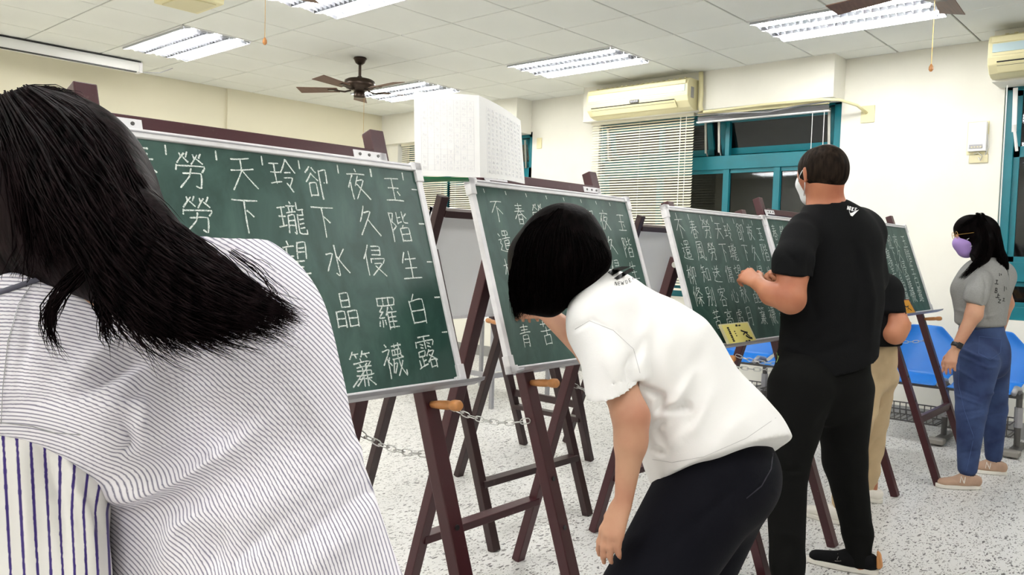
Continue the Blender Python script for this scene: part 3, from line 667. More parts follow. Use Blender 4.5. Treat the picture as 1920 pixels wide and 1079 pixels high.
def chalkboard(ox, oy, oz, yaw, lean, label, text, cw=.072, chh=.085, sw=.0030, ticks=(), tray=(0, .96), w_=HW, h_=HH, caps=(1, 1, 1, 1), skip_tray=False, group=None, slant=.0):
    u = np.array([math.cos(yaw), math.sin(yaw), 0]); v = np.array([-math.sin(yaw), math.cos(yaw), 0])
    V_ = math.sin(lean)*v+math.cos(lean)*np.array([0, 0, 1]); n = np.cross(u, V_)
    if n@v > 0: n = -n                                 # n points to the writer
    O = np.array([ox, oy, oz])
    def P(a, b, d=0): return O+u*a*w_+V_*b*h_+n*d
    t = empty('chalkboard', tuple(P(.5, 0)), label, 'chalkboard', group)
    fw = .020
    def slab(a0, a1, b0, b1, d0, d1):
        return MB().hexa([O+u*a+V_*b+n*d for d in (d0, d1) for a, b in ((a0, b0), (a1, b0), (a1, b1), (a0, b1))])
    slab(.004, w_-.004, .004, h_-.004, -.012, .0).build('writing_surface', M['board'], t)
    for nm, a in (('frame_side', (0, w_, h_-fw, h_)), ('frame_side', (0, fw*.9, 0, h_)), ('frame_side', (w_-fw*.9, w_, 0, h_)), ('frame_side', (0, w_, 0, fw*.8))):
        s = slab(*a, -.014, .007); s.build(nm, M['alu'], t, bevel=.0025)
        if a[1]-a[0] > a[3]-a[2]: slab(a[0], a[1], a[2]+.011, a[3]-.006, .007, .0082).build('frame_groove', M['alugrey'], t)
    for (a, b), on in zip(((0, 0), (1, 0), (0, 1), (1, 1)), caps):
        if not on: continue
        x0 = -.004 if a == 0 else w_-.032; y0 = -.004 if b == 0 else h_-.032
        c = MB(); q = .036
        ex = (x0, x0+q); ey = (y0, y0+q); vx = (x0, x0+.024) if a == 0 else (x0+q-.024, x0+q); hy = (y0, y0+.024) if b == 0 else (y0+q-.024, y0+q)
        for s in ((ex[0], ex[1], hy[0], hy[1]), (vx[0], vx[1], ey[0]-(.02 if b else 0), ey[1]+(0 if b else .02))):
            z = slab(*s, -.016, .0105); c.add(z.v, z.f)
        c.build('corner_cap', M['alugrey'] if False else M['alu'], t, bevel=.002)
    if not skip_tray:
        z = np.array([0, 0, 1.])
        a0, a1 = tray; base = O-V_*.006
        pr = [base+u*a0+n*.002, base+u*a0+n*.040+z*.004, base+u*a0+n*.044+z*.012, base+u*a0+n*.041+z*.013, base+u*a0+n*.037+z*.008, base+u*a0+n*.002+z*.008]
        MB().prism(pr, u*(a1-a0)).build('chalk_tray', M['alugrey'], t)
    for c, a, b, sc in text:
        wr = MB(); an = random.uniform(-.05, .05)
        for s in strokes(c):
            pts = []
            for x, y in smooth_poly([(x+random.uniform(-.012, .012), y+random.uniform(-.012, .012)) for x, y in s]):
                X = (x-.5)*cw*sc; Y = (.5-y)*chh*sc
                pts.append(O+u*(a*w_+X*math.cos(an)-Y*math.sin(an)+slant*Y)+V_*(b*h_+Y+X*math.sin(an)+.02*X)+n*.0009)
            ribbon(wr, pts, sw, n)
        wr.build('chalk_character', M['chalk'], t)
    for a, b, dx, dy in ticks:
        wr = MB(); ribbon(wr, [P(a, b, .0009), P(a+dx, b+dy, .0009)], sw, n); wr.build('chalk_tick', M['chalk'], t)
    return t, P, n
POEM = ['玉階生白露', '夜久侵羅襪', '卻下水晶簾', '玲瓏望秋月', '天下傷心處', '勞勞送客高', '春風知別苦', '不遣柳條青']
def grid(cols, rows, jit=.006, skip=()):
    out = []
    for i, cx in enumerate(cols):
        for j, ry in enumerate(rows):
            if (i, j) in skip or i >= len(POEM): continue
            out.append((POEM[i][j], cx+random.uniform(-jit, jit), ry+random.uniform(-jit, jit), random.uniform(.93, 1.07)))
    return out
# board 1 (nearest): measured character places
T1 = [(c, a, b, 1) for c, a, b in [('玉', .882, .873), ('夜', .754, .878), ('卻', .618, .868), ('玲', .514, .884), ('天', .399, .879), ('勞', .262, .868), ('春', .145, .878),
      ('階', .878, .703), ('久', .765, .719), ('下', .615, .708), ('瓏', .518, .712), ('下', .39, .716), ('勞', .262, .706), ('風', .15, .70),
      ('生', .888, .528), ('侵', .760, .548), ('水', .632, .545), ('望', .510, .552), ('傷', .385, .552), ('送', .265, .55), ('知', .15, .55),
      ('白', .879, .337), ('羅', .768, .325), ('晶', .632, .345), ('秋', .515, .32), ('心', .39, .34), ('客', .265, .34), ('別', .15, .34),
      ('露', .880, .152), ('襪', .758, .130), ('簾', .648, .112), ('月', .52, .13), ('處', .39, .13)]]
k1 = [(a, .955, -.001, -.035) for a in (.93, .81, .695, .57, .46, .335, .21, .10)]+[(.975, b, -.02, .0) for b in (.88, .72, .545, .385, .23)]
E1, P1, Q1 = easel(.581, 1.488, -.001, (.055, .80), 'nearest dark red easel carrying the large chalkboard at the left', bz=.959, near=True, ztop=1.625)
C1, BP1, _ = chalkboard(.581, 1.488, .959, -.001, .342, 'largest chalkboard in view, nearest, behind the woman in the striped shirt', T1, cw=.074, chh=.088, sw=.0034, ticks=k1, tray=(-.02, .935))
rows = (.85, .68, .51, .35, .18)
c2 = (.905, .785, .677, .57, .462, .350, .245, .118)
sk = {(i, j) for i in range(0, 6) for j in (3, 4)} | {(6, 3)}
T2 = grid(c2, (.835, .67, .515, .35, .165), skip=sk)
T2 = [t for t in T2]+[('亭', .356, .187, .9), ('苦', .238, .177, 1)]
T2 = [t for i, t in enumerate(T2) if not (t[0] == '苦' and i < len(T2)-1)]
k2 = [(a, .955, .002, -.02) for a in (.07, .185, .30, .42, .53, .645, .75, .85)]
E2, P2, Q2 = easel(1.772, 1.587, .01, (.12, .755), 'second easel from the left, in front of the girl in the white T-shirt', bz=.947, near=True, ztop=1.62)
C2, BP2, _ = chalkboard(1.772, 1.587, .947, .01, .331, 'chalkboard with the bent-over bob-haired girl writing on it', T2, cw=.066, chh=.082, sw=.0027, ticks=k2, tray=(.02, .88))
c3 = (.913, .798, .686, .558, .457, .338, .227, .105)
T3 = grid(c3, (.85, .69, .515, .36, .19), jit=.008, skip={(7, 4)})
k3 = [(a, .955, .002, -.04) for a in (.09, .2, .31, .42, .53, .645, .75, .85)]
E3, P3, Q3 = easel(2.897, 1.574, -.024, (.13, .79), 'third easel from the left, its front leg between the girl and the man in black', bz=.93, ztop=1.538)
C3, BP3, _ = chalkboard(2.897, 1.574, .93, -.024, .325, 'chalkboard with a yellow card, in front of the man in black', T3, cw=.072, chh=.090, sw=.0027, ticks=k3, tray=(.0, .9))
T4 = grid([.98-.112*k for k in range(8)][0:8], rows, skip=set())
T4 = [(c, {'春': .065, '風': .07}.get(c, a), b, s) for c, a, b, s in grid((.95, .835, .715, .59, .47, .345, .20, .085), rows)]
T4 = [(('春風知別苦'[j] if i == 0 else '勞勞送客高'[j]), (.085, .20)[i], rows[j], 1) for i in range(2) for j in range(5)]+[(POEM[4-k][j], .32+.12*k, rows[j], 1) for k in range(5) for j in range(5)]
E4, P4, Q4 = easel(3.93, 1.60, 0, (.10, .80), 'fourth easel from the left, mostly hidden by the man in black', bz=.945, ztop=1.622)
C4, BP4, _ = chalkboard(3.93, 1.60, .945, 0, .335, 'chalkboard hidden behind the man in black, only its left edge showing', T4, cw=.066, chh=.088, sw=.0032, caps=(1, 1, 0, 1))
c5 = (.845, .665, .505, .35, .22, .10)
T5 = grid((.84, .65, .50, .36, .22, .10), (.81, .655, .50, .35, .20), jit=.01)
E5, P5, Q5 = easel(5.053, 1.496, -.004, (.10, .775), 'farthest right easel, next to the woman in jeans', bz=.973, ztop=1.615)
C5, BP5, _ = chalkboard(5.053, 1.496, .973, -.004, .337, 'farthest chalkboard with an orange card, beside the masked woman in grey', T5, cw=.11, chh=.10, sw=.0042, tray=(.0, 1.0))
# cards leaning on the trays
def card(name, P, n, a0, a1, b0, b1, col, label, extra):
    t = empty(name, tuple(P((a0+a1)/2, b0, .02)), label, 'card')
    def q(a, b, d): return P(a0+(a1-a0)*a, b0+(b1-b0)*b, .028-.020*b+d)
    MB().hexa([q(0, 0, 0), q(1, 0, 0), q(1, 1, 0), q(0, 1, 0), q(0, 0, .008), q(1, 0, .008), q(1, 1, .008), q(0, 1, .008)]).build('frame', M['cream'] if col == 'yellow' else M['magenta'], t)
    e = .05; MB().hexa([q(e, e, .008), q(1-e, e, .008), q(1-e, 1-e, .008), q(e, 1-e, .008), q(e, e, .0088), q(1-e, e, .0088), q(1-e, 1-e, .0088), q(e, 1-e, .0088)]).build('sheet', M[col], t)
    pr = MB()
    for pts, w_ in extra: ribbon(pr, [q(x, y, .0094) for x, y in pts], w_, n)
    pr.build('print', M['ink'], t); return t
_, _, n3 = None, None, nrm(np.cross((1, 0, 0), (0, .33, .94)))
pr3 = [([(.60, .62), (.70, .55), (.80, .50)], .006), ([(.62, .42), (.72, .52), (.82, .30)], .007), ([(.70, .36), (.78, .24), (.86, .20)], .010), ([(.50, .86), (.56, .86)], .008), ([(.60, .86), (.66, .86)], .008), ([(.60, .12), (.66, .12)], .008), ([(.70, .12), (.76, .12)], .008)]
pr3 += [([(.18+.0*k, .80-.085*k), (.235, .79-.085*k)], .006) for k in range(8)]+[([(.36, .62-.1*k), (.39, .61-.1*k)], .005) for k in range(3)]
card('yellow_card', BP3, n3, .205, .485, -.005, .155, 'yellow', 'yellow framed card leaning at the foot of the middle chalkboard', pr3)
pr5 = [([(.4, .6), (.55, .5), (.7, .55)], .008), ([(.5, .3), (.6, .45), (.75, .25)], .008)]+[([(.2, .75-.12*k), (.28, .74-.12*k)], .006) for k in range(5)]
card('orange_card', BP5, n3, .15, .46, -.005, .16, 'orange', 'orange card at the lower left of the farthest chalkboard', pr5)
# --- back row: easels facing away carrying whiteboards
def whiteboard(x0, x1, y0, z0, z1, label, lean=-LEAN, yaw=0):
    t = empty('whiteboard', ((x0+x1)/2, y0, z0), label, 'whiteboard')
    v = np.array([0, math.sin(lean), math.cos(lean)]); n = np.array([0, math.cos(lean), -math.sin(lean)]); h_ = (z1-z0)/math.cos(lean)
    o = np.array([x0, y0, z0]); w_ = x1-x0; X = np.array([1., 0, 0])
    def sl(a0, a1, b0, b1, d0, d1): return MB().hexa([o+X*a+v*b+n*d for d in (d0, d1) for a, b in ((a0, b0), (a1, b0), (a1, b1), (a0, b1))])
    sl(0, w_, 0, h_, -.006, .006).build('panel', M['wboard'], t)
    for a in ((0, w_, h_-.018, h_), (0, w_, 0, .018), (0, .018, 0, h_), (w_-.018, w_, 0, h_)): sl(*a, -.010, .010).build('frame_side', M['alu'], t)
    return t
Eb1, Pb1, Qb1 = easel(2.40, 2.96, 0, (.12, .80), 'back row easel seen in the gap between the two nearest chalkboards', flip=True, bz=.95, mt='wood2', spread=.88, near=True, ztop=1.55)
whiteboard(2.52, 3.30, 2.968, .95, 1.50, 'white panel on the back row easel between the two nearest chalkboards')
Eb2, Pb2, Qb2 = easel(4.2, 3.05, 0, (.12, .78), 'back row easel seen between the girl and the third chalkboard', flip=True, bz=.95, mt='wood2', ztop=1.55)
whiteboard(4.05, 5.0, 3.06, .95, 1.50, 'white panel on the back row easel right of the second chalkboard')
Eb3, Pb3, Qb3 = easel(3.80, 2.86, math.pi/2, (.07, .62), 'folded easel standing sideways in the back, feet close together', bz=.85, mt='wood2', spread=-.05, chain=False, ztop=1.5, pegs=False)
# small low trestle table with a grey board under the white panel
t = empty('low_table', (5.2, 4.9, 0), 'grey metal-framed low table behind the white panel', 'table')
x0, x1, y0, y1 = 4.7, 5.5, 4.4, 5.3
B((x0, y0, .72), (x1, y1, .75)).build('table_top', M['wboard'], t)
for a, b in ((x0+.04, y0+.04), (x1-.04, y0+.04), (x0+.04, y1-.04), (x1-.04, y1-.04)): B((a-.015, b-.015, 0), (a+.015, b+.015, .72)).build('leg', M['alugrey'], t)
B((x0+.04, y0+.03, .25), (x1-.04, y0+.05, .29)).build('rail', M['alugrey'], t); B((x0+.03, y0+.04, .25), (x0+.05, y1-.04, .29)).build('rail', M['alugrey'], t)
B((x0+.05, y0+.05, .30), (x1-.05, y0+.06, .70)).build('panel', M['wboard'], t)
# --- open calligraphy sheets on top of the second easel
t = empty('calligraphy_sheets', tuple(at(880, 330, 2.42)), 'open white calligraphy copy sheets standing above the second chalkboard', 'sheets')
def sheet(quad, nu, nv, bulge, name, mt='paper'):
    V = []; Fq = []
    q = [np.asarray(p) for p in quad]
    for j in range(nv+1):
        for i in range(nu+1):
            a, b = i/nu, j/nv; p = (q[0]*(1-a)+q[1]*a)*(1-b)+(q[3]*(1-a)+q[2]*a)*b
            V.append(p-FW*bulge*math.sin(a*math.pi))
    for j in range(nv):
        for i in range(nu): a = j*(nu+1)+i; Fq.append((a, a+1, a+nu+2, a+nu+1))
    me = bpy.data.meshes.new(name); me.from_pydata([tuple(p) for p in V], [], Fq)
    o = link(name, me, M[mt], t); s = o.modifiers.new('solid', 'SOLIDIFY'); s.thickness = .002
    return o, (lambda a, b, off=.0022: (q[0]*(1-a)+q[1]*a)*(1-b)+(q[3]*(1-a)+q[2]*a)*b-FW*(bulge*math.sin(a*math.pi)+off))
LQ = [at(778, 330, 2.40), at(900, 333, 2.34), at(898, 179, 2.30), at(776, 172, 2.36)]
RQ = [at(900, 333, 2.34), at(984, 345, 2.62), at(976, 226, 2.70), at(898, 179, 2.30)]
_, LP = sheet(LQ, 10, 8, .006, 'left_page'); _, RP = sheet(RQ, 10, 8, .03, 'right_page')
B3 = [at(779, 331, 2.42), at(878, 333, 2.38)]
MB().hexa([B3[0], B3[1], B3[1]+[0, 0, -.006], B3[0]+[0, 0, -.009], B3[0]+FW*.05, B3[1]+FW*.05, B3[1]+FW*.05+[0, 0, -.006], B3[0]+FW*.05+[0, 0, -.009]]).build('green_backing', M['green'], t)
for nm, FN, u0, u1, v0, v1, nc, nr in (('printed_grid', LP, .11, .92, .07, .92, 8, 13), ('printed_grid', RP, .16, .95, .05, .90, 9, 14)):
    g = MB(); gl = .0009
    for k in range(nc+1):
        a = u0+(u1-u0)*k/nc; ribbon(g, [FN(a, v0+(v1-v0)*q/6) for q in range(7)], gl, -FW)
    for k in range(nr+1):
        if nm and FN is LP: b = v0+(v1-v0)*k/nr; ribbon(g, [FN(u0+(u1-u0)*q/6, b) for q in range(7)], gl*.6, -FW)
    for i in range(nc):
        for j in range(nr):
            if random.random() < .25 and FN is LP: continue
            c = random.choice('天下水月心白生久玉不知') ; a0 = u0+(u1-u0)*(i+.5)/nc; b0 = v0+(v1-v0)*(j+.5)/nr
            for s in strokes(c):
                ribbon(g, [FN(a0+(x-.5)*.055, b0+(.5-y)*.042) for x, y in s], .0009 if FN is LP else .0013, -FW)
    g.build(nm, M['print'], t)
# ================================================================== PEOPLE
class Blob:
    "smooth union of tapered limbs, polygonised with surface nets"
    def __init__(s): s.p = []
    def w(s, a, b, ra, rb, k=.02, flat=None, cuts=(), sub=False):
        s.p.append((np.asarray(a, float), np.asarray(b, float), ra, rb, k, flat, list(cuts), sub)); return s
    def c(s, A, Bp, ra, rb, k=.02, flat=None, cuts=(), sub=False):
        "A, Bp = (px, py, depth); radii in picture pixels at that depth"
        return s.w(at(*A), at(*Bp), ra*A[2]/F, rb*Bp[2]/F, k, flat, cuts, sub)
    def grow(s, d):
        o = Blob(); o.p = [(a, b, ra+d, rb+d, k, fl, cu, sub) for a, b, ra, rb, k, fl, cu, sub in s.p]; return o
    def mesh(s, h, cuts=(), zmin=None):
        lo = np.min([np.minimum(a-ra, b-rb) for a, b, ra, rb, *_, sub in s.p if not sub], 0)-3*h
        hi = np.max([np.maximum(a+ra, b+rb) for a, b, ra, rb, *_, sub in s.p if not sub], 0)+3*h
        n = np.ceil((hi-lo)/h).astype(int)+1
        G = np.full(n, .3, np.float32); X = [lo[i]+h*np.arange(n[i]) for i in range(3)]
        for a, b, ra, rb, k, fl, cu, sub in s.p:
            mrg = max(ra, rb)+k+2*h
            i0 = np.maximum(np.floor((np.minimum(a, b)-mrg-lo)/h).astype(int), 0); i1 = np.minimum(np.ceil((np.maximum(a, b)+mrg-lo)/h).astype(int)+1, n)
            if (i1 <= i0).any(): continue
            sl = tuple(slice(i0[q], i1[q]) for q in range(3))
            x, y, z = np.meshgrid(*[X[q][sl[q]].astype(np.float32) for q in range(3)], indexing='ij', sparse=True)
            d = b-a; L2 = float(d@d)+1e-12
            px, py, pz = x-a[0], y-a[1], z-a[2]
            t = np.clip((px*d[0]+py*d[1]+pz*d[2])/L2, 0, 1)
            qx, qy, qz = px-t*d[0], py-t*d[1], pz-t*d[2]
            q2 = qx*qx+qy*qy+qz*qz
            if fl is not None:
                nn, ff = fl; dn = qx*nn[0]+qy*nn[1]+qz*nn[2]; q2 = q2+dn*dn*(1/(ff*ff)-1)
            v = np.sqrt(q2)-(ra+(rb-ra)*t)
            for p0, nv in cu: v = np.maximum(v, (x-p0[0])*nv[0]+(y-p0[1])*nv[1]+(z-p0[2])*nv[2])
            g = G[sl]
            if sub: G[sl] = np.maximum(g, -v)
            else:
                hh = np.maximum(k-np.abs(g-v), 0)/k; G[sl] = np.minimum(g, v)-hh*hh*k*.25
        x, y, z = np.meshgrid(*[q.astype(np.float32) for q in X], indexing='ij', sparse=True)
        for p0, nv in cuts: G = np.maximum(G, (x-p0[0])*nv[0]+(y-p0[1])*nv[1]+(z-p0[2])*nv[2])
        if zmin is not None: G = np.maximum(G, zmin-z)
        S = G < 0
        C = np.zeros(tuple(n-1), bool); cnt = np.zeros(tuple(n-1), np.float32); acc = np.zeros((3,)+tuple(n-1), np.float32)
        corners = [(i, j, k) for i in (0, 1) for j in (0, 1) for k in (0, 1)]
        al = np.ones(tuple(n-1), bool)
        for c in corners:
            q = S[tuple(slice(c[i], n[i]-1+c[i]) for i in range(3))]; C |= q; al &= q
        C &= ~al
        idx = np.argwhere(C)
        vals = {c: G[idx[:, 0]+c[0], idx[:, 1]+c[1], idx[:, 2]+c[2]] for c in corners}
        sm = np.zeros((len(idx), 3)); ct = np.zeros(len(idx))
        for c in corners:
            for ax in range(3):
                if c[ax]: continue
                e = list(c); e[ax] = 1; e = tuple(e); a, b = vals[c], vals[e]; cr = (a < 0) != (b < 0)
                t = np.where(cr, a/np.where(a-b == 0, 1, a-b), 0)
                P = np.array(c, float)[None].repeat(len(idx), 0); P[:, ax] += t
                sm += P*cr[:, None]; ct += cr
        V = lo+h*(idx+sm/ct[:, None])
        vid = -np.ones(tuple(n-1), np.int64); vid[tuple(idx.T)] = np.arange(len(idx))
        Fs = []
        for ax in range(3):
            u, v_ = (ax+1) % 3, (ax+2) % 3
            s0 = [slice(0, n[i]-1) for i in range(3)]; s1 = list(s0); s1[ax] = slice(1, n[ax]); s0[u] = s1[u] = slice(1, n[u]-1); s0[v_] = s1[v_] = slice(1, n[v_]-1)
            A_, B_ = S[tuple(s0)], S[tuple(s1)]; E_ = np.argwhere(A_ != B_)
            if not len(E_): continue
            fl_ = A_[tuple(E_.T)]
            base = E_.copy(); base[:, u] += 1; base[:, v_] += 1
            def g_(du, dv):
                q = base.copy(); q[:, u] += du; q[:, v_] += dv; return vid[tuple(q.T)]
            qd = np.stack([g_(-1, -1), g_(0, -1), g_(0, 0), g_(-1, 0)], 1); qd[~fl_] = qd[~fl_][:, ::-1]
            Fs.append(qd)
        return V, np.concatenate(Fs)
def relax(V, Q, it=2, f=.5):
    E_ = np.concatenate([Q[:, [0, 1]], Q[:, [1, 2]], Q[:, [2, 3]], Q[:, [3, 0]]])
    for _ in range(it):
        s = np.zeros_like(V); c = np.zeros(len(V))
        np.add.at(s, E_[:, 0], V[E_[:, 1]]); np.add.at(s, E_[:, 1], V[E_[:, 0]]); np.add.at(c, E_[:, 0], 1); np.add.at(c, E_[:, 1], 1)
        V = V*(1-f)+f*s/np.maximum(c, 1)[:, None]
    return V
def vnormals(V, Q):
    n = np.cross(V[Q[:, 2]]-V[Q[:, 0]], V[Q[:, 3]]-V[Q[:, 1]]); N = np.zeros_like(V)
    for k in range(4): np.add.at(N, Q[:, k], n)
    return N/(np.linalg.norm(N, axis=1)[:, None]+1e-12)
def segdist(px, py, pts):
    best = np.full(len(px), 1e9); par = np.zeros(len(px)); m_ = len(pts)-1
    for i, (a, b) in enumerate(zip(pts[:-1], pts[1:])):
        ax, ay = a; dx, dy = b[0]-ax, b[1]-ay; L2 = dx*dx+dy*dy
        t = np.clip(((px-ax)*dx+(py-ay)*dy)/L2, 0, 1); d = np.hypot(px-ax-t*dx, py-ay-t*dy)
        k = d < best; best[k] = d[k]; par[k] = (i+t[k])/m_
    return best, par
def sculpt(V, Q, creases):
    "push cloth in and out along fold lines on the side of the garment the folds lie on"
    N = vnormals(V, Q); px, py = pj(V); face = (N@FW) < .1; D = np.zeros(len(V))
    for pts, w_, amp in creases:
        d, t = segdist(px, py, pts); D += amp*np.exp(-(d/w_)**2)*np.sin(np.pi*(.12+.76*t))*face
    return V+N*D[:, None]
def to_obj(name, V, Q, mt, parent, attr=None, sub=0):
    me = bpy.data.meshes.new(name)
    me.vertices.add(len(V)); me.vertices.foreach_set('co', V.astype(np.float32).ravel())
    me.loops.add(Q.size); me.loops.foreach_set('vertex_index', Q.astype(np.int32).ravel())
    me.polygons.add(len(Q)); me.polygons.foreach_set('loop_start', np.arange(0, Q.size, 4, dtype=np.int32)); me.polygons.foreach_set('loop_total', np.full(len(Q), 4, np.int32))
    me.update(calc_edges=True); me.validate(); me.shade_smooth()
    if attr is not None:
        a = me.attributes.new('stripe', 'FLOAT', 'POINT'); a.data.foreach_set('value', attr.astype(np.float32))
    o = link(name, me, mt, parent)
    if sub: s = o.modifiers.new('sub', 'SUBSURF'); s.levels = sub; s.render_levels = sub
    return o
def blob_obj(name, blob, h, mt, parent, cuts=(), creases=(), rl=1, sub=0, zmin=None):
    V, Q = blob.mesh(h, cuts, zmin); V = relax(V, Q, rl)
    if creases: V = sculpt(V, Q, creases)
    o = to_obj(name, V, Q, mt, parent, None, sub); return o, V, Q
def wrinkle(V, Q, amp, sc, st=(1, 1, 1), seed=0):
    from mathutils import noise
    N = vnormals(V, Q); o = Vector((seed*7.3, seed*3.1, 0))
    d = np.array([noise.noise(Vector((v[0]*st[0], v[1]*st[1], v[2]*st[2]))*sc+o) for v in V])
    return V+N*(amp*d)[:, None]
def strands(name, guides, n, r, parent, mt, jit=.004, wav=.003, K=14, tip=.25, kind='stuff', spread=1.0):
    gs = []
    for g in guides:
        P = np.array([at(*q) for q in g]); L = np.concatenate([[0], np.cumsum(np.linalg.norm(np.diff(P, axis=0), axis=1))]); L /= L[-1]
        # smooth resample
        t = np.linspace(0, 1, K); R = np.stack([np.interp(t, L, P[:, i]) for i in range(3)], 1)
        for _ in range(2): R[1:-1] = (R[:-2]+2*R[1:-1]+R[2:])/4
        gs.append(R)
    V = []; Fq = []
    for s in range(n):
        i = rng.integers(0, len(gs)-1) if len(gs) > 1 else 0; t = rng.random()
        R = gs[i]*(1-t)+gs[min(i+1, len(gs)-1)]*t
        end = K if rng.random() < .55 else rng.integers(K//2+2, K+1)
        R = R[:end]; k = np.linspace(0, 1, len(R))[:, None]
        off = rng.normal(0, jit, 3); ph = rng.random(3)*6.3; fr = 3+rng.random(3)*5
        R = R+off*(.4+.9*k*spread)+wav*k*np.sin(fr*k*3+ph)+FW*(-.002*rng.random())
        d = np.gradient(R, axis=0); d /= np.linalg.norm(d, axis=1)[:, None]+1e-9
        u = np.cross(d, FW); u /= np.linalg.norm(u, axis=1)[:, None]+1e-9; v = np.cross(d, u)
        rr = r*(.7+.6*rng.random())*np.where(k < 1-tip, 1, 1-(k-(1-tip))/tip*.9)
        b = len(V); m_ = len(R)
        ring = np.stack([R+u*rr, R-u*rr*.5+v*rr*.86, R-u*rr*.5-v*rr*.86], 1).reshape(-1, 3)
        V += ring.tolist()
        for q in range(m_-1):
            for e in range(3):
                a = b+3*q+e; c = b+3*q+(e+1) % 3; Fq.append((a, c, c+3, a+3))
    o = to_obj(name, np.array(V), np.array(Fq), mt, parent)
    if kind: o['kind'] = kind
    return o
def ortho(f, n):
    f = nrm(f); n = np.asarray(n, float); n = nrm(n-f*(n@f)); return f, n, np.cross(f, n)
def hand(bl, wrist, f, n, side, sc=1., curl=(.35, .5, .3), thumb=(.7, .4), spread=.06, k=.006):
    "f finger direction, n palm side normal; side +1/-1 picks which side the thumb is on"
    f, n, s = ortho(f, n); s = s*side; w_ = np.asarray(wrist, float)
    kn = []
    for i, (o, L) in enumerate(((.030, .084), (.010, .088), (-.010, .084), (-.028, .077))):
        e = w_+f*L*sc+s*o*sc+n*(-.004 if i in (1, 2) else 0)*sc; kn.append(e)
        bl.w(w_+s*o*.55*sc+f*.01*sc, e, .0135*sc, .0115*sc, .012, (n, .95))
    for i, (e, L) in enumerate(zip(kn, (.070, .078, .073, .057))):
        a = 0; p = e; sp = (1.2, .35, -.45, -1.3)[i]*spread
        for j, (q, c) in enumerate(zip((.45, .31, .26), curl)):
            a += c*(1+.12*i); d = nrm(f*math.cos(a)+n*math.sin(a)+s*sp*(1 if j == 0 else .6)); p2 = p+d*L*q*sc
            bl.w(p, p2, (.0092, .0082, .0074)[j]*sc, (.0084, .0076, .0064)[j]*sc, k if j else .008); p = p2
    p = w_+f*.022*sc+s*.022*sc+n*.008*sc; q = p+(f*.030+s*.026+n*.012)*sc; bl.w(p, q, .0155*sc, .0115*sc, .012)
    d = nrm(f*math.cos(thumb[0])+s*math.sin(thumb[0])*.6+n*.35); q2 = q+d*.032*sc; bl.w(q, q2, .0105*sc, .0092*sc, .006)
    d = nrm(d+n*thumb[1]); bl.w(q2, q2+d*.025*sc, .0092*sc, .0075*sc, .006)
def head(bl, c, f, up, sc=1., neck=None, nr=.055):
    f = nrm(f); up = nrm(np.asarray(up, float)-f*(np.asarray(up)@f)); s = np.cross(f, up); c = np.asarray(c, float)
    bl.w(c-f*.018*sc+up*.012*sc, c+f*.020*sc+up*.012*sc, .088*sc, .084*sc, .02, (s, .86))
    bl.w(c+f*.030*sc-up*.02*sc, c+f*.048*sc-up*.085*sc, .062*sc, .036*sc, .03, (s, .92))
    bl.w(c+f*.094*sc+up*.0*sc, c+f*.112*sc-up*.030*sc, .009*sc, .013*sc, .012)       # nose
    bl.w(c+f*.088*sc-up*.062*sc-s*.016*sc, c+f*.088*sc-up*.062*sc+s*.016*sc, .008*sc, .008*sc, .008)  # lips
    bl.w(c+f*.070*sc-up*.10*sc, c+f*.074*sc-up*.10*sc, .018*sc, .018*sc, .02)         # chin
    for g in (-1, 1):
        e = c+s*g*.080*sc-f*.008*sc-up*.012*sc
        bl.w(e+up*.018*sc, e-up*.018*sc+s*g*.0*sc, .017*sc, .011*sc, .006, (nrm(s*g+f*.45), .45))
        bl.w(c+f*.086*sc+s*g*.030*sc+up*.012*sc, c+f*.086*sc+s*g*.034*sc+up*.012*sc, .012*sc, .012*sc, .010)
    if neck is not None: bl.w(c-f*.020*sc-up*.055*sc, neck, nr*sc, nr*1.08*sc, .03)
    return f, up, s
def shoe(parent, heel, f, L, mt, sole='shoe_white', hgt=.075, wd=.036, ankle=None, name='shoe'):
    f = nrm(np.array([f[0], f[1], 0])); s = np.cross(f, (0, 0, 1)); h_ = np.array([heel[0], heel[1], 0.]); z = np.array([0, 0, 1.])
    b = Blob()
    b.w(h_+f*.035+z*.045, h_+f*L*.40+z*.048, .036, .038, .03)
    b.w(h_+f*L*.40+z*.045, h_+f*(L-.045)+z*.030, .040, .036, .03, (z, .72))
    b.w(h_+f*.045+z*.06, h_+f*.075+z*hgt, .033, .034, .02)
    b.w(h_+f*.062+z*(hgt+.02), h_+f*.058+z*(hgt+.1), .028, .03, .01, sub=True)
    o, V, Q = blob_obj(name, b, .0055, M[mt], parent, cuts=[(np.array([0, 0, .016]), np.array([0, 0, -1.])), (h_+f*.06+z*(hgt+.012), nrm(-f*.25+z))])
    prof = []
    for k in range(22):
        a = 2*math.pi*k/22; u_ = (math.cos(a)+1)/2; w_ = .034+.009*math.sin(u_*math.pi)*(1 if u_ > .3 else .6)+.004*u_
        prof.append(h_+f*(u_*(L+.004)-.002)+s*math.copysign(abs(math.sin(a))**.6, math.sin(a))*w_+z*.001)
    MB().prism(prof, (0, 0, .022)).build('sole', M[sole], o, bevel=.004)
    return o, V, Q
class Stick:
    "places prints on a garment's surface"
    def __init__(s, V, Q): s.b = BVHTree.FromPolygons([tuple(v) for v in V], [tuple(int(i) for i in q) for q in Q])
    def __call__(s, px, py, off=.0022):
        d = at(px, py, 1)-CAM; d = d/np.linalg.norm(d)
        h = s.b.ray_cast(Vector(CAM), Vector(d))
        if h[0] is None: return None
        return np.array(h[0])-d*off
def stuck_strokes(st, name, items, w_, mt, parent, off=.0022):
    mb = MB()
    for pts in items:
        P = [st(x, y, off) for x, y in pts]; P = [p for p in P if p is not None]
        if len(P) > 1: ribbon(mb, P, w_, -FW)
    return mb.build(name, mt, parent)
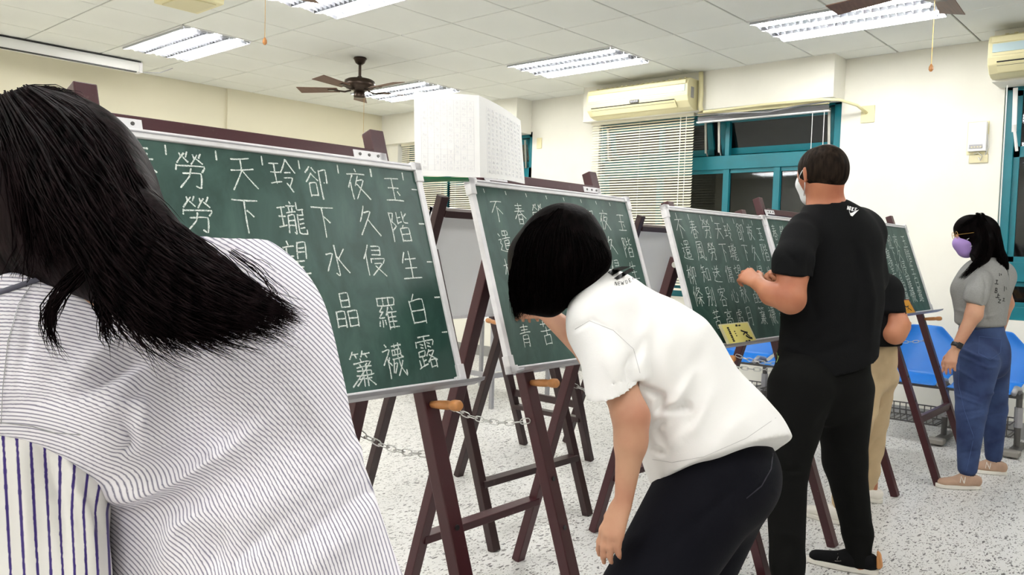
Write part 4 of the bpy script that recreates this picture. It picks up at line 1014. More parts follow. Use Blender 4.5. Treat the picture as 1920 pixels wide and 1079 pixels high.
def glyph(c, x, y, w_, h_, rot=0, shear=0, n=3):
    out = []
    for s in strokes(c):
        q = []
        for (a, b), (a2, b2) in zip(s[:-1], s[1:]):
            for k in range(n): q.append((a+(a2-a)*k/n, b+(b2-b)*k/n))
        q.append(s[-1])
        out.append([(x+(a-.5)*w_*math.cos(rot)-(b-.5)*h_*math.sin(rot)+shear*(b-.5), y+(a-.5)*w_*math.sin(rot)+(b-.5)*h_*math.cos(rot)) for a, b in q])
    return out
def patch(st, poly, name, mt, parent, off=.0024, n=7):
    "filled flat print following the cloth: poly is a quad strip given as two matching edges"
    e0, e1 = poly; V = []; Fq = []; m_ = len(e0)
    for i in range(m_):
        for j in range(n+1):
            x = e0[i][0]+(e1[i][0]-e0[i][0])*j/n; y = e0[i][1]+(e1[i][1]-e0[i][1])*j/n
            p = st(x, y, off); V.append(tuple(p if p is not None else at(x, y, 2)))
    for i in range(m_-1):
        for j in range(n): a = i*(n+1)+j; Fq.append((a, a+1, a+n+2, a+n+1))
    me = bpy.data.meshes.new(name); me.from_pydata(V, [], Fq); return link(name, me, mt, parent)
def edgeloft(e, n=6):
    out = []
    for a, b in zip(e[:-1], e[1:]):
        for k in range(n): out.append((a[0]+(b[0]-a[0])*k/n, a[1]+(b[1]-a[1])*k/n))
    return out+[e[-1]]
def plane(px, py, d, n): return (at(px, py, d), nrm(n))
DN = -UP
FL = lambda f: (FW, f)

# ------------------------------------------------------------------ woman in the striped shirt (foreground)
def woman_striped():
    t = empty('person', (.47, .66, 0), 'person with long black hair and white fine-striped shirt seen from behind at the left', 'person')
    up = np.array([0, 0, 1.])
    b = Blob()
    hc = at(98, 325, 1.08); head(b, hc, nrm(-RT*.55+FW*.85+DN*.25), UP*.95+FW*.3, .98, at(210, 520, 1.03), .05)
    hip = at(480, 1170, 1.0)
    b.c((210, 600, 1.02), (430, 640, 1.04), 105, 100, .05, FL(.8)); b.c((340, 650, 1.04), (470, 1170, 1.0), 125, 150, .05, FL(.6))
    for sx in (-.085, .085):
        h_ = hip+np.array([sx, 0, -.04]); kn = np.array([h_[0], h_[1]+.02, .46]); an = np.array([h_[0], h_[1]-.08, .07])
        b.w(h_, kn, .085, .055, .04); b.w(kn, an, .052, .034, .02); b.w(an, an+[0, .11, -.03], .034, .026, .02)
    # arms
    b.c((70, 650, .97), (75, 1060, .93), 60, 45, .03); el = at(75, 1060, .93); wr = el+np.array([.05, .24, -.02]); b.w(el, wr, .038, .024, .02); hand(b, wr, (0, 1, -.1), (1, 0, -.3), 1, .95)
    sh = at(470, 560, 1.12); e2 = sh+np.array([.02, .10, -.22]); w2 = at(330, 640, 1.42); b.w(sh, e2, .04, .036, .03); b.w(e2, w2, .034, .022, .02); hand(b, w2, nrm(at(300, 600, 1.5)-w2), (-.5, 0, -.5), 1, .95, curl=(.8, .7, .4))
    blob_obj('body', b, .008, M['skin'], t, rl=2)
    # trousers (below the picture)
    tr = Blob(); tr.w(hip+[0, 0, .04], hip+[0, 0, -.02], .125, .135, .04)
    for sx in (-.085, .085):
        h_ = hip+np.array([sx, 0, -.04]); tr.w(h_, (h_[0], h_[1]+.02, .46), .098, .07, .03); tr.w((h_[0], h_[1]+.02, .46), (h_[0], h_[1]-.08, .10), .066, .05, .03)
    blob_obj('trousers', tr, .010, M['pants_navy'], t, rl=2, cuts=[(np.array([0, 0, .80]), np.array([0, 0, 1.]))])
    # shirt
    s = Blob()
    s.c((130, 655, 1.02), (430, 628, 1.06), 168, 158, .08, FL(.62))
    s.c((430, 640, 1.06), (512, 1240, .98), 152, 286, .09, FL(.60))
    s.c((330, 790, 1.02), (455, 1240, .97), 132, 190, .07, FL(.58))
    s.c((420, 560, 1.08), (530, 760, 1.04), 82, 72, .09, FL(.7))
    s.c((60, 690, .99), (45, 845, .97), 152, 140, .06, FL(.75), cuts=[(at(100, 806, .97), nrm(DN*1.0-RT*.06-FW*.05))])
    s.c((150, 745, .95), (212, 785, .945), 46, 44, .09)               # cloth bunched over the armhole
    s.c((225, 800, .945), (262, 850, .95), 36, 40, .09)
    #     # hollow under the armhole
    s.c((232, 1005, .885), (275, 1120, .88), 40, 52, .03, sub=True)
    hipc = [(hip+np.array([0, 0, -.22]), np.array([0, 0, -1.]))]
    V, Q = s.mesh(.0055, hipc); V = relax(V, Q, 4)
    cr = [([(190, 925), (250, 925), (330, 903), (430, 850), (520, 775)], 17, .017), ([(230, 880), (330, 860), (450, 790)], 26, -.010), ([(260, 960), (400, 930), (560, 820)], 30, -.008),
          ([(130, 715), (220, 640), (290, 610)], 22, .010), ([(170, 760), (290, 700), (350, 660)], 20, .012), ([(150, 740), (250, 680)], 14, -.010), ([(215, 800), (270, 720), (360, 690)], 16, -.009),
          ([(205, 770), (262, 762), (262, 815)], 13, .016), ([(235, 790), (250, 830), (225, 850)], 9, -.014),
          ([(480, 990), (600, 900), (690, 830)], 20, .007), ([(520, 1040), (640, 950), (730, 900)], 18, -.007), ([(380, 1000), (520, 930), (640, 800)], 22, .007), ([(560, 1079), (680, 990)], 22, .008), ([(430, 1060), (520, 980)], 18, -.008),
          ([(300, 1079), (330, 990), (430, 930)], 24, .012), ([(390, 1079), (410, 1000)], 20, -.008), ([(540, 700), (640, 840)], 26, .006), ([(470, 740), (590, 690)], 26, -.006), ([(30, 700), (110, 690)], 22, .006), ([(20, 760), (120, 750)], 14, -.006),
          ([(330, 760), (480, 700)], 20, .006), ([(60, 560), (50, 640), (30, 740)], 8, -.003)]
    px, py = pj(V); base = np.hypot(px+5, py-1260)/7.0
    V2 = sculpt(V, Q, cr); V2 = wrinkle(V2, Q, .006, 9, (1, 1, .6), 3)
    dd = ((V2-V)*vnormals(V, Q)).sum(1)
    sh_ = to_obj('shirt', V2, Q, M['stripe_fine'], t, base+dd*60, 1)
    st = Stick(V2, Q)
    stuck_strokes(st, 'seam', [edgeloft([(62, 530), (35, 570), (15, 640), (5, 730), (2, 795)], 6)], .0012, M['alugrey'], sh_)
    stuck_strokes(st, 'seam', [edgeloft([(0, 793), (60, 800), (100, 812), (150, 816)], 6)], .0012, M['alugrey'], sh_)
    # dark cord/strap across the shoulder
    pts = [st(x, y, .004) for x, y in edgeloft([(-30, 558), (60, 528), (120, 508), (190, 488), (250, 478)], 4)]
    MB().tube([p for p in pts if p is not None], .0032, 8).build('strap', mat('strap_grey', rgb(92, 92, 108), .6), t, smooth=True)
    # bold-striped sleeve
    v = Blob(); v.c((58, 770, 1.0), (66, 900, .96), 108, 122, .05, FL(.8)); v.c((66, 900, .96), (70, 1200, .92), 122, 135, .04, FL(.8)); v.c((150, 930, .92), (158, 1090, .90), 34, 42, .04)
    V, Q = v.mesh(.0055); V = relax(V, Q, 3)
    V = sculpt(V, Q, [([(80, 830), (110, 950), (125, 1079)], 10, -.008), ([(120, 850), (165, 960), (180, 1079)], 9, .008), ([(40, 840), (55, 1000), (60, 1079)], 14, .005), ([(150, 900), (190, 1000)], 8, -.006)])
    px, py = pj(V); at_ = (px-.055*(py-800)+8)/25.5-.0012*np.maximum(px-90, 0)*np.maximum(900-py, -60)/12
    to_obj('sleeve', V, Q, M['stripe_bold'], t, at_, 1)

    # hair
    h = Blob()
    h.c((88, 322, 1.08), (120, 380, 1.05), 150, 150, .05); h.c((40, 400, 1.08), (60, 470, 1.03), 120, 70, .05)
    h.c((140, 330, 1.06), (185, 430, 1.0), 118, 118, .05); h.c((180, 430, .99), (300, 520, .93), 110, 72, .05, FL(.8)); h.c((250, 470, .95), (400, 570, .90), 88, 50, .05, FL(.6)); h.c((380, 540, .91), (470, 590, .885), 52, 26, .04, FL(.6)); h.c((215, 500, .95), (270, 590, .90), 42, 32, .04, FL(.6)); h.c((290, 540, .92), (350, 610, .885), 50, 26, .04, FL(.6))
    ho, V, Q = blob_obj('hair', h, .008, M['hair_b'], t, rl=3)
    g = [[(60, 172, 1.0), (150, 215, .96), (225, 330, .93), (250, 430, .88), (400, 530, .85), (470, 575, .84), (552, 602, .84)],
         [(50, 175, .98), (130, 240, .94), (200, 360, .90), (260, 460, .86), (380, 560, .84), (450, 600, .835), (520, 615, .835)],
         [(30, 180, .98), (100, 260, .93), (170, 380, .88), (240, 490, .85), (340, 590, .835), (400, 612, .83), (470, 622, .83)],
         [(20, 185, .98), (80, 280, .92), (140, 390, .88), (205, 480, .86), (270, 570, .84), (330, 630, .83), (395, 648, .83)],
         [(10, 190, .98), (60, 300, .92), (120, 400, .88), (185, 480, .86), (215, 560, .845), (260, 620, .835), (300, 656, .83)]]
    g_top = [[(75, 170, 1.05), (170, 200, 1.02), (240, 290, 1.02), (290, 400, .98), (400, 470, .93), (470, 540, .87), (545, 590, .84)], g[0]]
    strands('hair_strands', g, 1500, .0011, ho, M['hair_b'], .008, .006)
    strands('hair_strands', g_top, 350, .0010, ho, M['hair_b'], .004, .003)
    strands('hair_strands', [[(-20, 200, 1.0), (20, 300, .93), (40, 400, .93), (60, 470, .95), (20, 530, .99)], [(0, 190, 1.0), (60, 300, .92), (110, 400, .89), (150, 460, .88), (180, 490, .88)]], 300, .0010, ho, M['hair_b'], .006, .004)
    strands('hair_strands', [[(160, 455, .89), (170, 490, .865), (110, 540, .85), (84, 600, .845), (95, 640, .84), (118, 668, .84)], [(180, 460, .89), (172, 510, .86), (122, 550, .845), (95, 590, .84), (88, 630, .84), (100, 650, .84)]], 70, .0007, ho, M['hair_b'], .004, .003)
    strands('hair_strands', [[(190, 480, .87), (190, 530, .85), (205, 590, .84), (225, 640, .835)], [(185, 480, .87), (180, 540, .85), (190, 600, .84), (215, 650, .835)]], 60, .0008, ho, M['hair_b'], .004, .004)
    strands('hair_strands', [[(440, 470, 1.0), (490, 500, .97), (530, 540, .96), (560, 585, .96)], [(430, 475, .98), (480, 510, .96), (515, 550, .95), (535, 575, .95)]], 14, .0005, ho, M['hair_b'], .004, .002)
    strands('hair_strands', [[(0, 185, 1.05), (60, 160, 1.06), (110, 166, 1.06), (150, 185, 1.05)], [(10, 180, 1.05), (70, 164, 1.06), (120, 172, 1.06), (170, 200, 1.04)]], 40, .0006, ho, M['hair_b'], .003, .002)
    return t
woman_striped()

# ------------------------------------------------------------------ girl in the white T-shirt, bent over
def girl_white():
    t = empty('person', (1.82, .93, 0), 'person with black bob hair and white T-shirt bending down to write, hand on the thigh', 'person')
    b = Blob()
    hd = nrm(at(1000, 560, 2.35)-at(1052, 480, 2.13)); hc = at(1050, 480, 2.13)
    head(b, hc, hd, UP*.9-RT*.5+FW*.1, .95, at(1135, 570, 2.07), .052)
    b.c((1150, 600, 2.08), (1260, 700, 2.08), 62, 78, .04, FL(.9)); b.c((1260, 700, 2.08), (1345, 860, 2.06), 80, 78, .05)
    b.c((1128, 612, 1.98), (1152, 700, 1.91), 38, 34, .03); b.c((1152, 700, 1.91), (1183, 782, 1.87), 34, 33, .02)     # near arm
    b.c((1183, 782, 1.87), (1183, 830, 1.865), 33, 29, .02); b.c((1183, 825, 1.865), (1170, 935, 1.86), 29, 17.5, .02)
    wr = at(1168, 942, 1.86); hand(b, wr, nrm(at(1136, 1030, 1.85)-wr), nrm(FW*.55+RT*.8), -1, .93, curl=(.12, .28, .2), thumb=(.35, .2), spread=.05)
    b.c((1130, 600, 2.16), (1115, 665, 2.22), 36, 30, .03); b.c((1115, 665, 2.22), (1030, 592, 2.33), 29, 17, .02)       # writing arm
    w2 = at(1026, 588, 2.335); hand(b, w2, nrm(at(985, 560, 2.46)-w2), nrm(DN+FW*.2), 1, .9, curl=(.7, .8, .5), thumb=(.4, .5))
    hipL, hipR = at(1340, 890, 1.97), at(1372, 895, 2.13); kL, kR = at(1205, 1130, 1.9), at(1290, 1130, 2.13)
    aL = np.array([kL[0]-.02, kL[1]-.10, .07]); aR = np.array([kR[0], kR[1]-.12, .07])
    for a, k_, n_ in ((hipL, kL, aL), (hipR, kR, aR)): b.w(a, k_, .088, .055, .04); b.w(k_, n_, .052, .035, .02); b.w(n_, n_+np.array([.0, .12, -.035]), .03, .026, .02)
    blob_obj('body', b, .0052, M['skin'], t, rl=1)
    p = Blob(); p.c((1342, 852, 2.05), (1360, 890, 2.05), 97, 99, .05)
    p.c((1337, 908, 2.0), (1208, 1120, 1.9), 100, 84, .05); p.c((1372, 895, 2.12), (1290, 1120, 2.13), 84, 62, .05)
    p.w(kL, aL+[0, 0, .03], .085, .065, .04); p.w(kR, aR+[0, 0, .03], .08, .062, .04)
    po, V, Q = blob_obj('trousers', p, .008, M['pants_navy'], t, rl=2, creases=[([(1400, 900), (1330, 960), (1240, 1040)], 10, -.006), ([(1260, 950), (1200, 1040)], 14, .004)])
    st = Stick(V, Q)
    stuck_strokes(st, 'side_seam', [edgeloft([(1452, 830), (1446, 880), (1428, 912), (1400, 935)], 5)], .003, mat('seam_navy', rgb(34, 32, 46), .7), po)
    for a in (aL, aR): shoe(t, a+np.array([0, -.06, 0]), (0, 1, 0), .245, 'shoe_white')
    # T-shirt
    sp = nrm(at(1360, 880, 2.05)-at(1230, 680, 2.06))
    s = Blob()
    s.c((1150, 600, 2.06), (1232, 682, 2.06), 84, 112, .06, FL(.85)); s.c((1232, 682, 2.06), (1345, 850, 2.04), 112, 127, .06, FL(1.0)); s.c((1345, 850, 2.04), (1400, 940, 2.02), 127, 134, .05, FL(1.02))
    s.c((1130, 560, 2.08), (1150, 590, 2.07), 52, 70, .04)
    hem = nrm(at(1217, 876, 2.04)-at(1463, 793, 2.04)); hn = nrm(np.cross(hem, FW)); hn = hn if hn@sp > 0 else -hn
    cuts = [(at(1340, 866, 2.04), nrm(hn-FW*.45))]
    s.p = [q[:6]+([cuts[0]],)+(q[7],) for q in s.p]
    sl = nrm(at(1197, 706, 1.9)-at(1103, 745, 1.9)); sn = nrm(np.cross(sl, FW)); sn = sn if sn@DN > 0 else -sn
    sc_ = [(at(1150, 728, 1.89), nrm(sn+FW*.25))]
    s.c((1126, 612, 1.99), (1150, 690, 1.92), 66, 56, .045); s.c((1150, 690, 1.92), (1156, 760, 1.89), 55, 58, .02, cuts=sc_)
    s.c((1132, 602, 2.16), (1122, 640, 2.20), 50, 44, .04)
    V, Q = s.mesh(.006, ()); V = relax(V, Q, 2)
    # hollow openings: second pass handled by subtracting the limb space
    s.c((1156, 735, 1.89), (1166, 800, 1.88), 42, 46, .01, sub=True)
    s.c((1375, 925, 2.03), (1430, 1010, 2.0), 104, 118, .01, sub=True)
    V, Q = s.mesh(.006, ()); V = relax(V, Q, 2)
    cr = [([(1205, 640), (1180, 690), (1190, 740)], 10, -.012), ([(1215, 600), (1200, 660), (1210, 720)], 14, .008), ([(1195, 720), (1240, 745), (1235, 770)], 7, -.012), ([(1235, 770), (1290, 765), (1283, 757)], 7, -.014), ([(1240, 790), (1230, 810), (1250, 840)], 8, -.010),
          ([(1300, 700), (1270, 750), (1232, 790)], 12, .009), ([(1330, 740), (1300, 800), (1240, 850)], 12, .007), ([(1315, 760), (1280, 820)], 9, -.007), ([(1225, 845), (1245, 850)], 6, -.012), ([(1400, 780), (1330, 850)], 16, .004), ([(1150, 610), (1180, 650), (1205, 700)], 9, -.005),
          ([(1075, 620), (1110, 600), (1160, 625)], 5, -.003), ([(1130, 640), (1160, 720)], 14, .004), ([(1260, 600), (1250, 680)], 18, .004), ([(1330, 640), (1290, 720)], 16, -.004), ([(1205, 560), (1225, 600)], 14, .004)]
    V = sculpt(V, Q, [(a, b_, c*1.7) for a, b_, c in cr]); V = wrinkle(V, Q, .006, 11, seed=5)
    so = to_obj('t_shirt', V, Q, M['tee_white'], t, None, 1); st = Stick(V, Q)
    seam = mat('seam_white', rgb(196, 194, 196), .8)
    stuck_strokes(st, 'seam', [edgeloft([(1078, 618), (1105, 602), (1150, 620), (1188, 655), (1200, 700)], 5)], .0012, seam, so)
    stuck_strokes(st, 'hem_stitch', [edgeloft([(1223, 862), (1260, 868), (1320, 857), (1400, 822), (1455, 784)], 5)], .001, seam, so)
    for e0, e1 in (([(1139, 511), (1150, 504), (1166, 500)], [(1148, 517), (1160, 510), (1183, 500)]), ([(1151, 522), (1166, 512), (1182, 503)], [(1157, 525), (1172, 517), (1190, 506)])):
        patch(st, (edgeloft(e0, 4), edgeloft(e1, 4)), 'printed_bar', M['ink'], so)
    it = []
    for c, x, y, r_ in (('N', 1155, 532, .1), ('E', 1161, 532, 0), ('W', 1167, 531, -.1), ('D', 1175, 529, -.25), ('E', 1181, 526, -.35), ('A', 1187, 521, -.5), ('M', 1192, 515, -.65)): it += glyph(c, x, y, 5.2, 7, r_)
    stuck_strokes(st, 'printed_letters', it, .0011, M['ink'], so)
    # mask strap and mask
    m = Blob(); m.w(hc+hd*.085, hc+hd*.092-nrm(UP)*.035, .05, .045, .02, (hd, .6)); blob_obj('mask', m, .007, M['mask_w'], t)
    # bob hair
    h = Blob(); dB = 2.12
    h.c((1044, 466, dB), (1050, 500, dB), 74, 78, .05); h.c((1000, 500, 2.1), (990, 560, 2.08), 42, 30, .05); h.c((1030, 510, 2.06), (1032, 568, 2.05), 52, 26, .05)
    h.c((1075, 460, 2.08), (1118, 486, 2.05), 58, 27, .05); h.c((1060, 500, 2.04), (1085, 520, 2.03), 52, 34, .05); h.c((992, 480, 2.16), (985, 560, 2.18), 36, 26, .05); h.c((1060, 440, 2.12), (1078, 470, 2.10), 52, 56, .05)
    ho, V, Q = blob_obj('hair', h, .007, M['hair'], t, rl=3)
    cr_ = (1040, 397)
    g = [[(1040, 394, 2.08), (985, 425, 2.04), (962, 500, 2.03), (960, 550, 2.04), (975, 598, 2.06)], [(1045, 393, 2.06), (1000, 430, 2.0), (985, 500, 1.99), (985, 550, 2.0), (990, 590, 2.02)], [(1050, 393, 2.05), (1020, 440, 1.98), (1010, 510, 1.97), (1012, 550, 1.98), (1010, 588, 2.0)],
         [(1055, 394, 2.05), (1045, 440, 1.98), (1040, 510, 1.97), (1040, 550, 1.98), (1038, 585, 1.99)], [(1060, 396, 2.05), (1070, 440, 1.99), (1078, 500, 1.97), (1070, 540, 1.98), (1058, 570, 1.99)], [(1065, 398, 2.06), (1095, 440, 2.0), (1112, 490, 1.98), (1105, 515, 1.98), (1085, 538, 1.98)], [(1070, 402, 2.08), (1112, 435, 2.04), (1142, 475, 2.02), (1148, 492, 2.01), (1130, 508, 2.0)]]
    strands('hair_strands', g, 1500, .0010, ho, M['hair'], .003, .002, kind='stuff')
    strands('hair_strands', [g[0], [(1035, 395, 2.1), (975, 440, 2.1), (957, 510, 2.1), (958, 560, 2.1), (968, 604, 2.1)]], 260, .0008, ho, M['hair'], .003, .003)
    return t
girl_white()

# ------------------------------------------------------------------ man in black
def man_black():
    t = empty('person', (3.4, 1.2, 0), 'person in black T-shirt and black trousers with cropped hair and white mask, seen from behind', 'person')
    D = 3.35; b = Blob(); fd = nrm(FW*.95-RT*.26-UP*.08); hc = at(1541, 326, 3.37)
    b_h = head(b, hc, fd, UP, 1.10, at(1548, 398, 3.38), .062)
    b.c((1505, 432, 3.3), (1608, 432, 3.42), 27, 29, .04); b.c((1560, 450, D), (1556, 660, D), 70, 76, .05, FL(.7))
    b.c((1496, 445, 3.25), (1487, 510, 3.16), 25, 28, .02); b.c((1487, 510, 3.16), (1482, 560, 3.12), 28, 27, .02); b.c((1482, 562, 3.12), (1446, 552, 3.16), 27, 20, .02); b.c((1446, 552, 3.16), (1424, 534, 3.22), 20, 14, .02)
    wr = at(1423, 533, 3.22); hand(b, wr, nrm(at(1392, 512, 3.30)-wr), nrm(FW*.8+RT*.2+DN*.4), -1, 1.0, curl=(.5, .9, .6), thumb=(.5, .6))
    b.c((1622, 440, 3.45), (1590, 545, 3.60), 30, 27, .02); b.c((1590, 545, 3.60), (1465, 527, 3.42), 24, 14, .02)
    w2 = at(1462, 526, 3.42); hand(b, w2, nrm(at(1430, 520, 3.36)-w2), nrm(-FW*.6+DN*.4), 1, 1.0, curl=(.7, .9, .5), thumb=(.5, .6))
    LG = [((1500, 720, 3.28), (1474, 880, 3.20), (1479, 1110, 3.06)), ((1578, 720, 3.42), (1584, 870, 3.42), (1611, 1058, 3.38))]
    for a, k_, n_ in LG: b.c(a, k_, 42, 27, .03); b.c(k_, n_, 26, 16, .02)
    fts = []
    for (a, k_, n_), toe in zip(LG, ((1440, 1098), (1540, 1045))):
        an = at(*n_); an[2] = .07; dd = nrm(-RT*.85+FW*.45); b.w(at(*n_), an, .036, .036, .01); b.w(an, an+dd*.10-[0, 0, .035], .026, .018, .02); fts.append((an, dd))
    blob_obj('body', b, .0065, M['skin2'], t, rl=1)
    # trousers
    p = Blob(); p.c((1543, 680, D), (1543, 715, D), 86, 86, .05, FL(.7))
    p.c((1502, 730, 3.28), (1474, 872, 3.21), 62, 40, .04); p.c((1474, 872, 3.21), (1476, 1062, 3.09), 39, 31, .03)
    p.c((1580, 730, 3.42), (1584, 865, 3.42), 56, 38, .04); p.c((1584, 865, 3.42), (1608, 1000, 3.40), 38, 27, .03); p.c((1608, 1000, 3.40), (1611, 1050, 3.38), 27, 21, .02)
    p.c((1476, 1050, 3.10), (1478, 1108, 3.06), 31, 26, .02)
    po, V, Q = blob_obj('trousers', p, .009, M['pants_black'], t, rl=2, creases=[([(1445, 882), (1480, 885), (1510, 880)], 6, -.008), ([(1560, 760), (1530, 810)], 10, -.01), ([(1450, 1000), (1500, 1010)], 7, .006), ([(1595, 1000), (1630, 1005)], 6, .006), ([(1570, 830), (1610, 850)], 9, -.006)])
    st = Stick(V, Q); stuck_strokes(st, 'zip_tag', [[(1457, 662), (1459, 672), (1456, 680)], [(1460, 668), (1457, 678)]], .004, mat('lime_tag', rgb(170, 200, 120), .5), po)
    # T-shirt
    s = Blob(); hn = nrm(UP*-1+RT*.20+FW*.30)
    hc_ = [(at(1545, 680, D), hn)]
    s.c((1510, 432, 3.3), (1610, 430, 3.42), 34, 38, .05, FL(.9)); s.c((1548, 408, 3.37), (1556, 430, 3.37), 44, 52, .04)
    s.c((1568, 462, D), (1560, 560, D), 84, 88, .05, FL(.72)); s.c((1560, 560, D), (1548, 720, D), 90, 92, .05, FL(.72), cuts=hc_)
    s.c((1606, 440, 3.42), (1622, 520, 3.42), 44, 42, .05, FL(.9))
    s.c((1499, 447, 3.25), (1488, 490, 3.17), 34, 36, .03); s.c((1487, 490, 3.17), (1484, 540, 3.15), 37.5, 38.5, .02, cuts=[(at(1484, 517, 3.16), nrm(DN+RT*-.12+FW*.1))])
    s.c((1622, 440, 3.45), (1605, 500, 3.55), 38, 34, .03)
    s.c((1548, 340, 3.36), (1548, 376, 3.36), 34, 36, .01, sub=True)
    V, Q = s.mesh(.007); V = relax(V, Q, 2)
    V = sculpt(V, Q, [([(1600, 460), (1615, 530), (1600, 620)], 9, -.012), ([(1620, 470), (1636, 560), (1630, 650)], 8, .010), ([(1520, 470), (1516, 530), (1530, 600)], 8, -.010), ([(1470, 470), (1500, 500)], 6, -.004), ([(1560, 600), (1510, 640)], 9, .008), ([(1600, 640), (1540, 665)], 9, -.008), ([(1500, 660), (1470, 645)], 8, .006)])
    so = to_obj('t_shirt', V, Q, M['tee_black'], t, None, 1); st = Stick(V, Q)
    it = []
    for c, x, y in (('N', 1591, 390), ('I', 1594.5, 391), ('K', 1599, 392.5), ('E', 1604.5, 394)): it += glyph(c, x, y, 4.6, 7.5, .22)
    stuck_strokes(st, 'printed_letters', it, .0032, M['inkw'], so)
    e0 = edgeloft([(1592, 394), (1592.5, 398), (1594, 400), (1598, 399), (1610, 393.5)], 3); e1 = edgeloft([(1592.3, 394.5), (1595, 404.5), (1598.5, 406), (1602, 402), (1610.2, 393.8)], 3)
    patch(st, (e0, e1), 'printed_logo', M['inkw'], so, n=4)
    # short hair
    h = Blob(); f, u, s_ = fd, UP, nrm(np.cross(fd, UP))
    h.w(hc-f*.020+u*.014, hc+f*.014+u*.020, .1045, .099, .02, (s_, .88)); h.w(hc-f*.040-u*.02, hc-f*.03-u*.05, .074, .06, .02, (s_, .95))
    cu = [(hc-u*.060-f*.03, nrm(-u+f*.55)), (hc+f*.062+u*.03, nrm(f*1.0-u*.25))]
    ho, V, Q = blob_obj('hair', h, .0065, M['hair_s'], t, cuts=cu, rl=2)
    # white mask with ear loops
    mk = Blob(); mk.w(hc+f*.075-u*.03, hc+f*.070-u*.075, .066, .050, .02, (s_, .95)); blob_obj('mask', mk, .007, M['mask_w'], t, cuts=[(hc+f*.045, -f)])
    for g in (-1, 1):
        lp = MB(); e = hc+s_*g*.086
        lp.tube([e-f*.004+u*.022, e+f*.022+u*.004, e+f*.062*1.1-u*.02-s_*g*.02], .0022, 6).tube([e-f*.004-u*.018, e+f*.012-u*.052-s_*g*.012, e+f*.05-u*.084-s_*g*.034], .0022, 6)
        lp.build('ear_loop', M['mask_w'], t, smooth=True)
    for an, dd in fts:
        o, V, Q = shoe(t, an-dd*.075, dd, .285, 'shoe_black')
        c = an-dd*.062+np.array([0, 0, .0]); s2 = np.cross(dd, (0, 0, 1))
        bb = Blob(); bb.w(c+dd*.004+[0, 0, -.03], c+dd*.006+[0, 0, .004], .0335, .029, .01); blob_obj('heel_patch', bb, .006, M['peg'], o, cuts=[(c-dd*.004, dd), (c+[0, 0, -.042], np.array([0, 0, -1.]))])
        stk = Stick(V, Q); q = an+dd*.085+[0, 0, -.02]; x, y = pj(q)
        if y < 1079: stuck_strokes(stk, 'shoe_logo', [[(x-5, y+9), (x, y-5), (x+6, y+9), (x-5, y+9)], [(x-1, y+6), (x+1, y+1)]], .0035, M['footpad'], o, .001)
    return t
man_black()

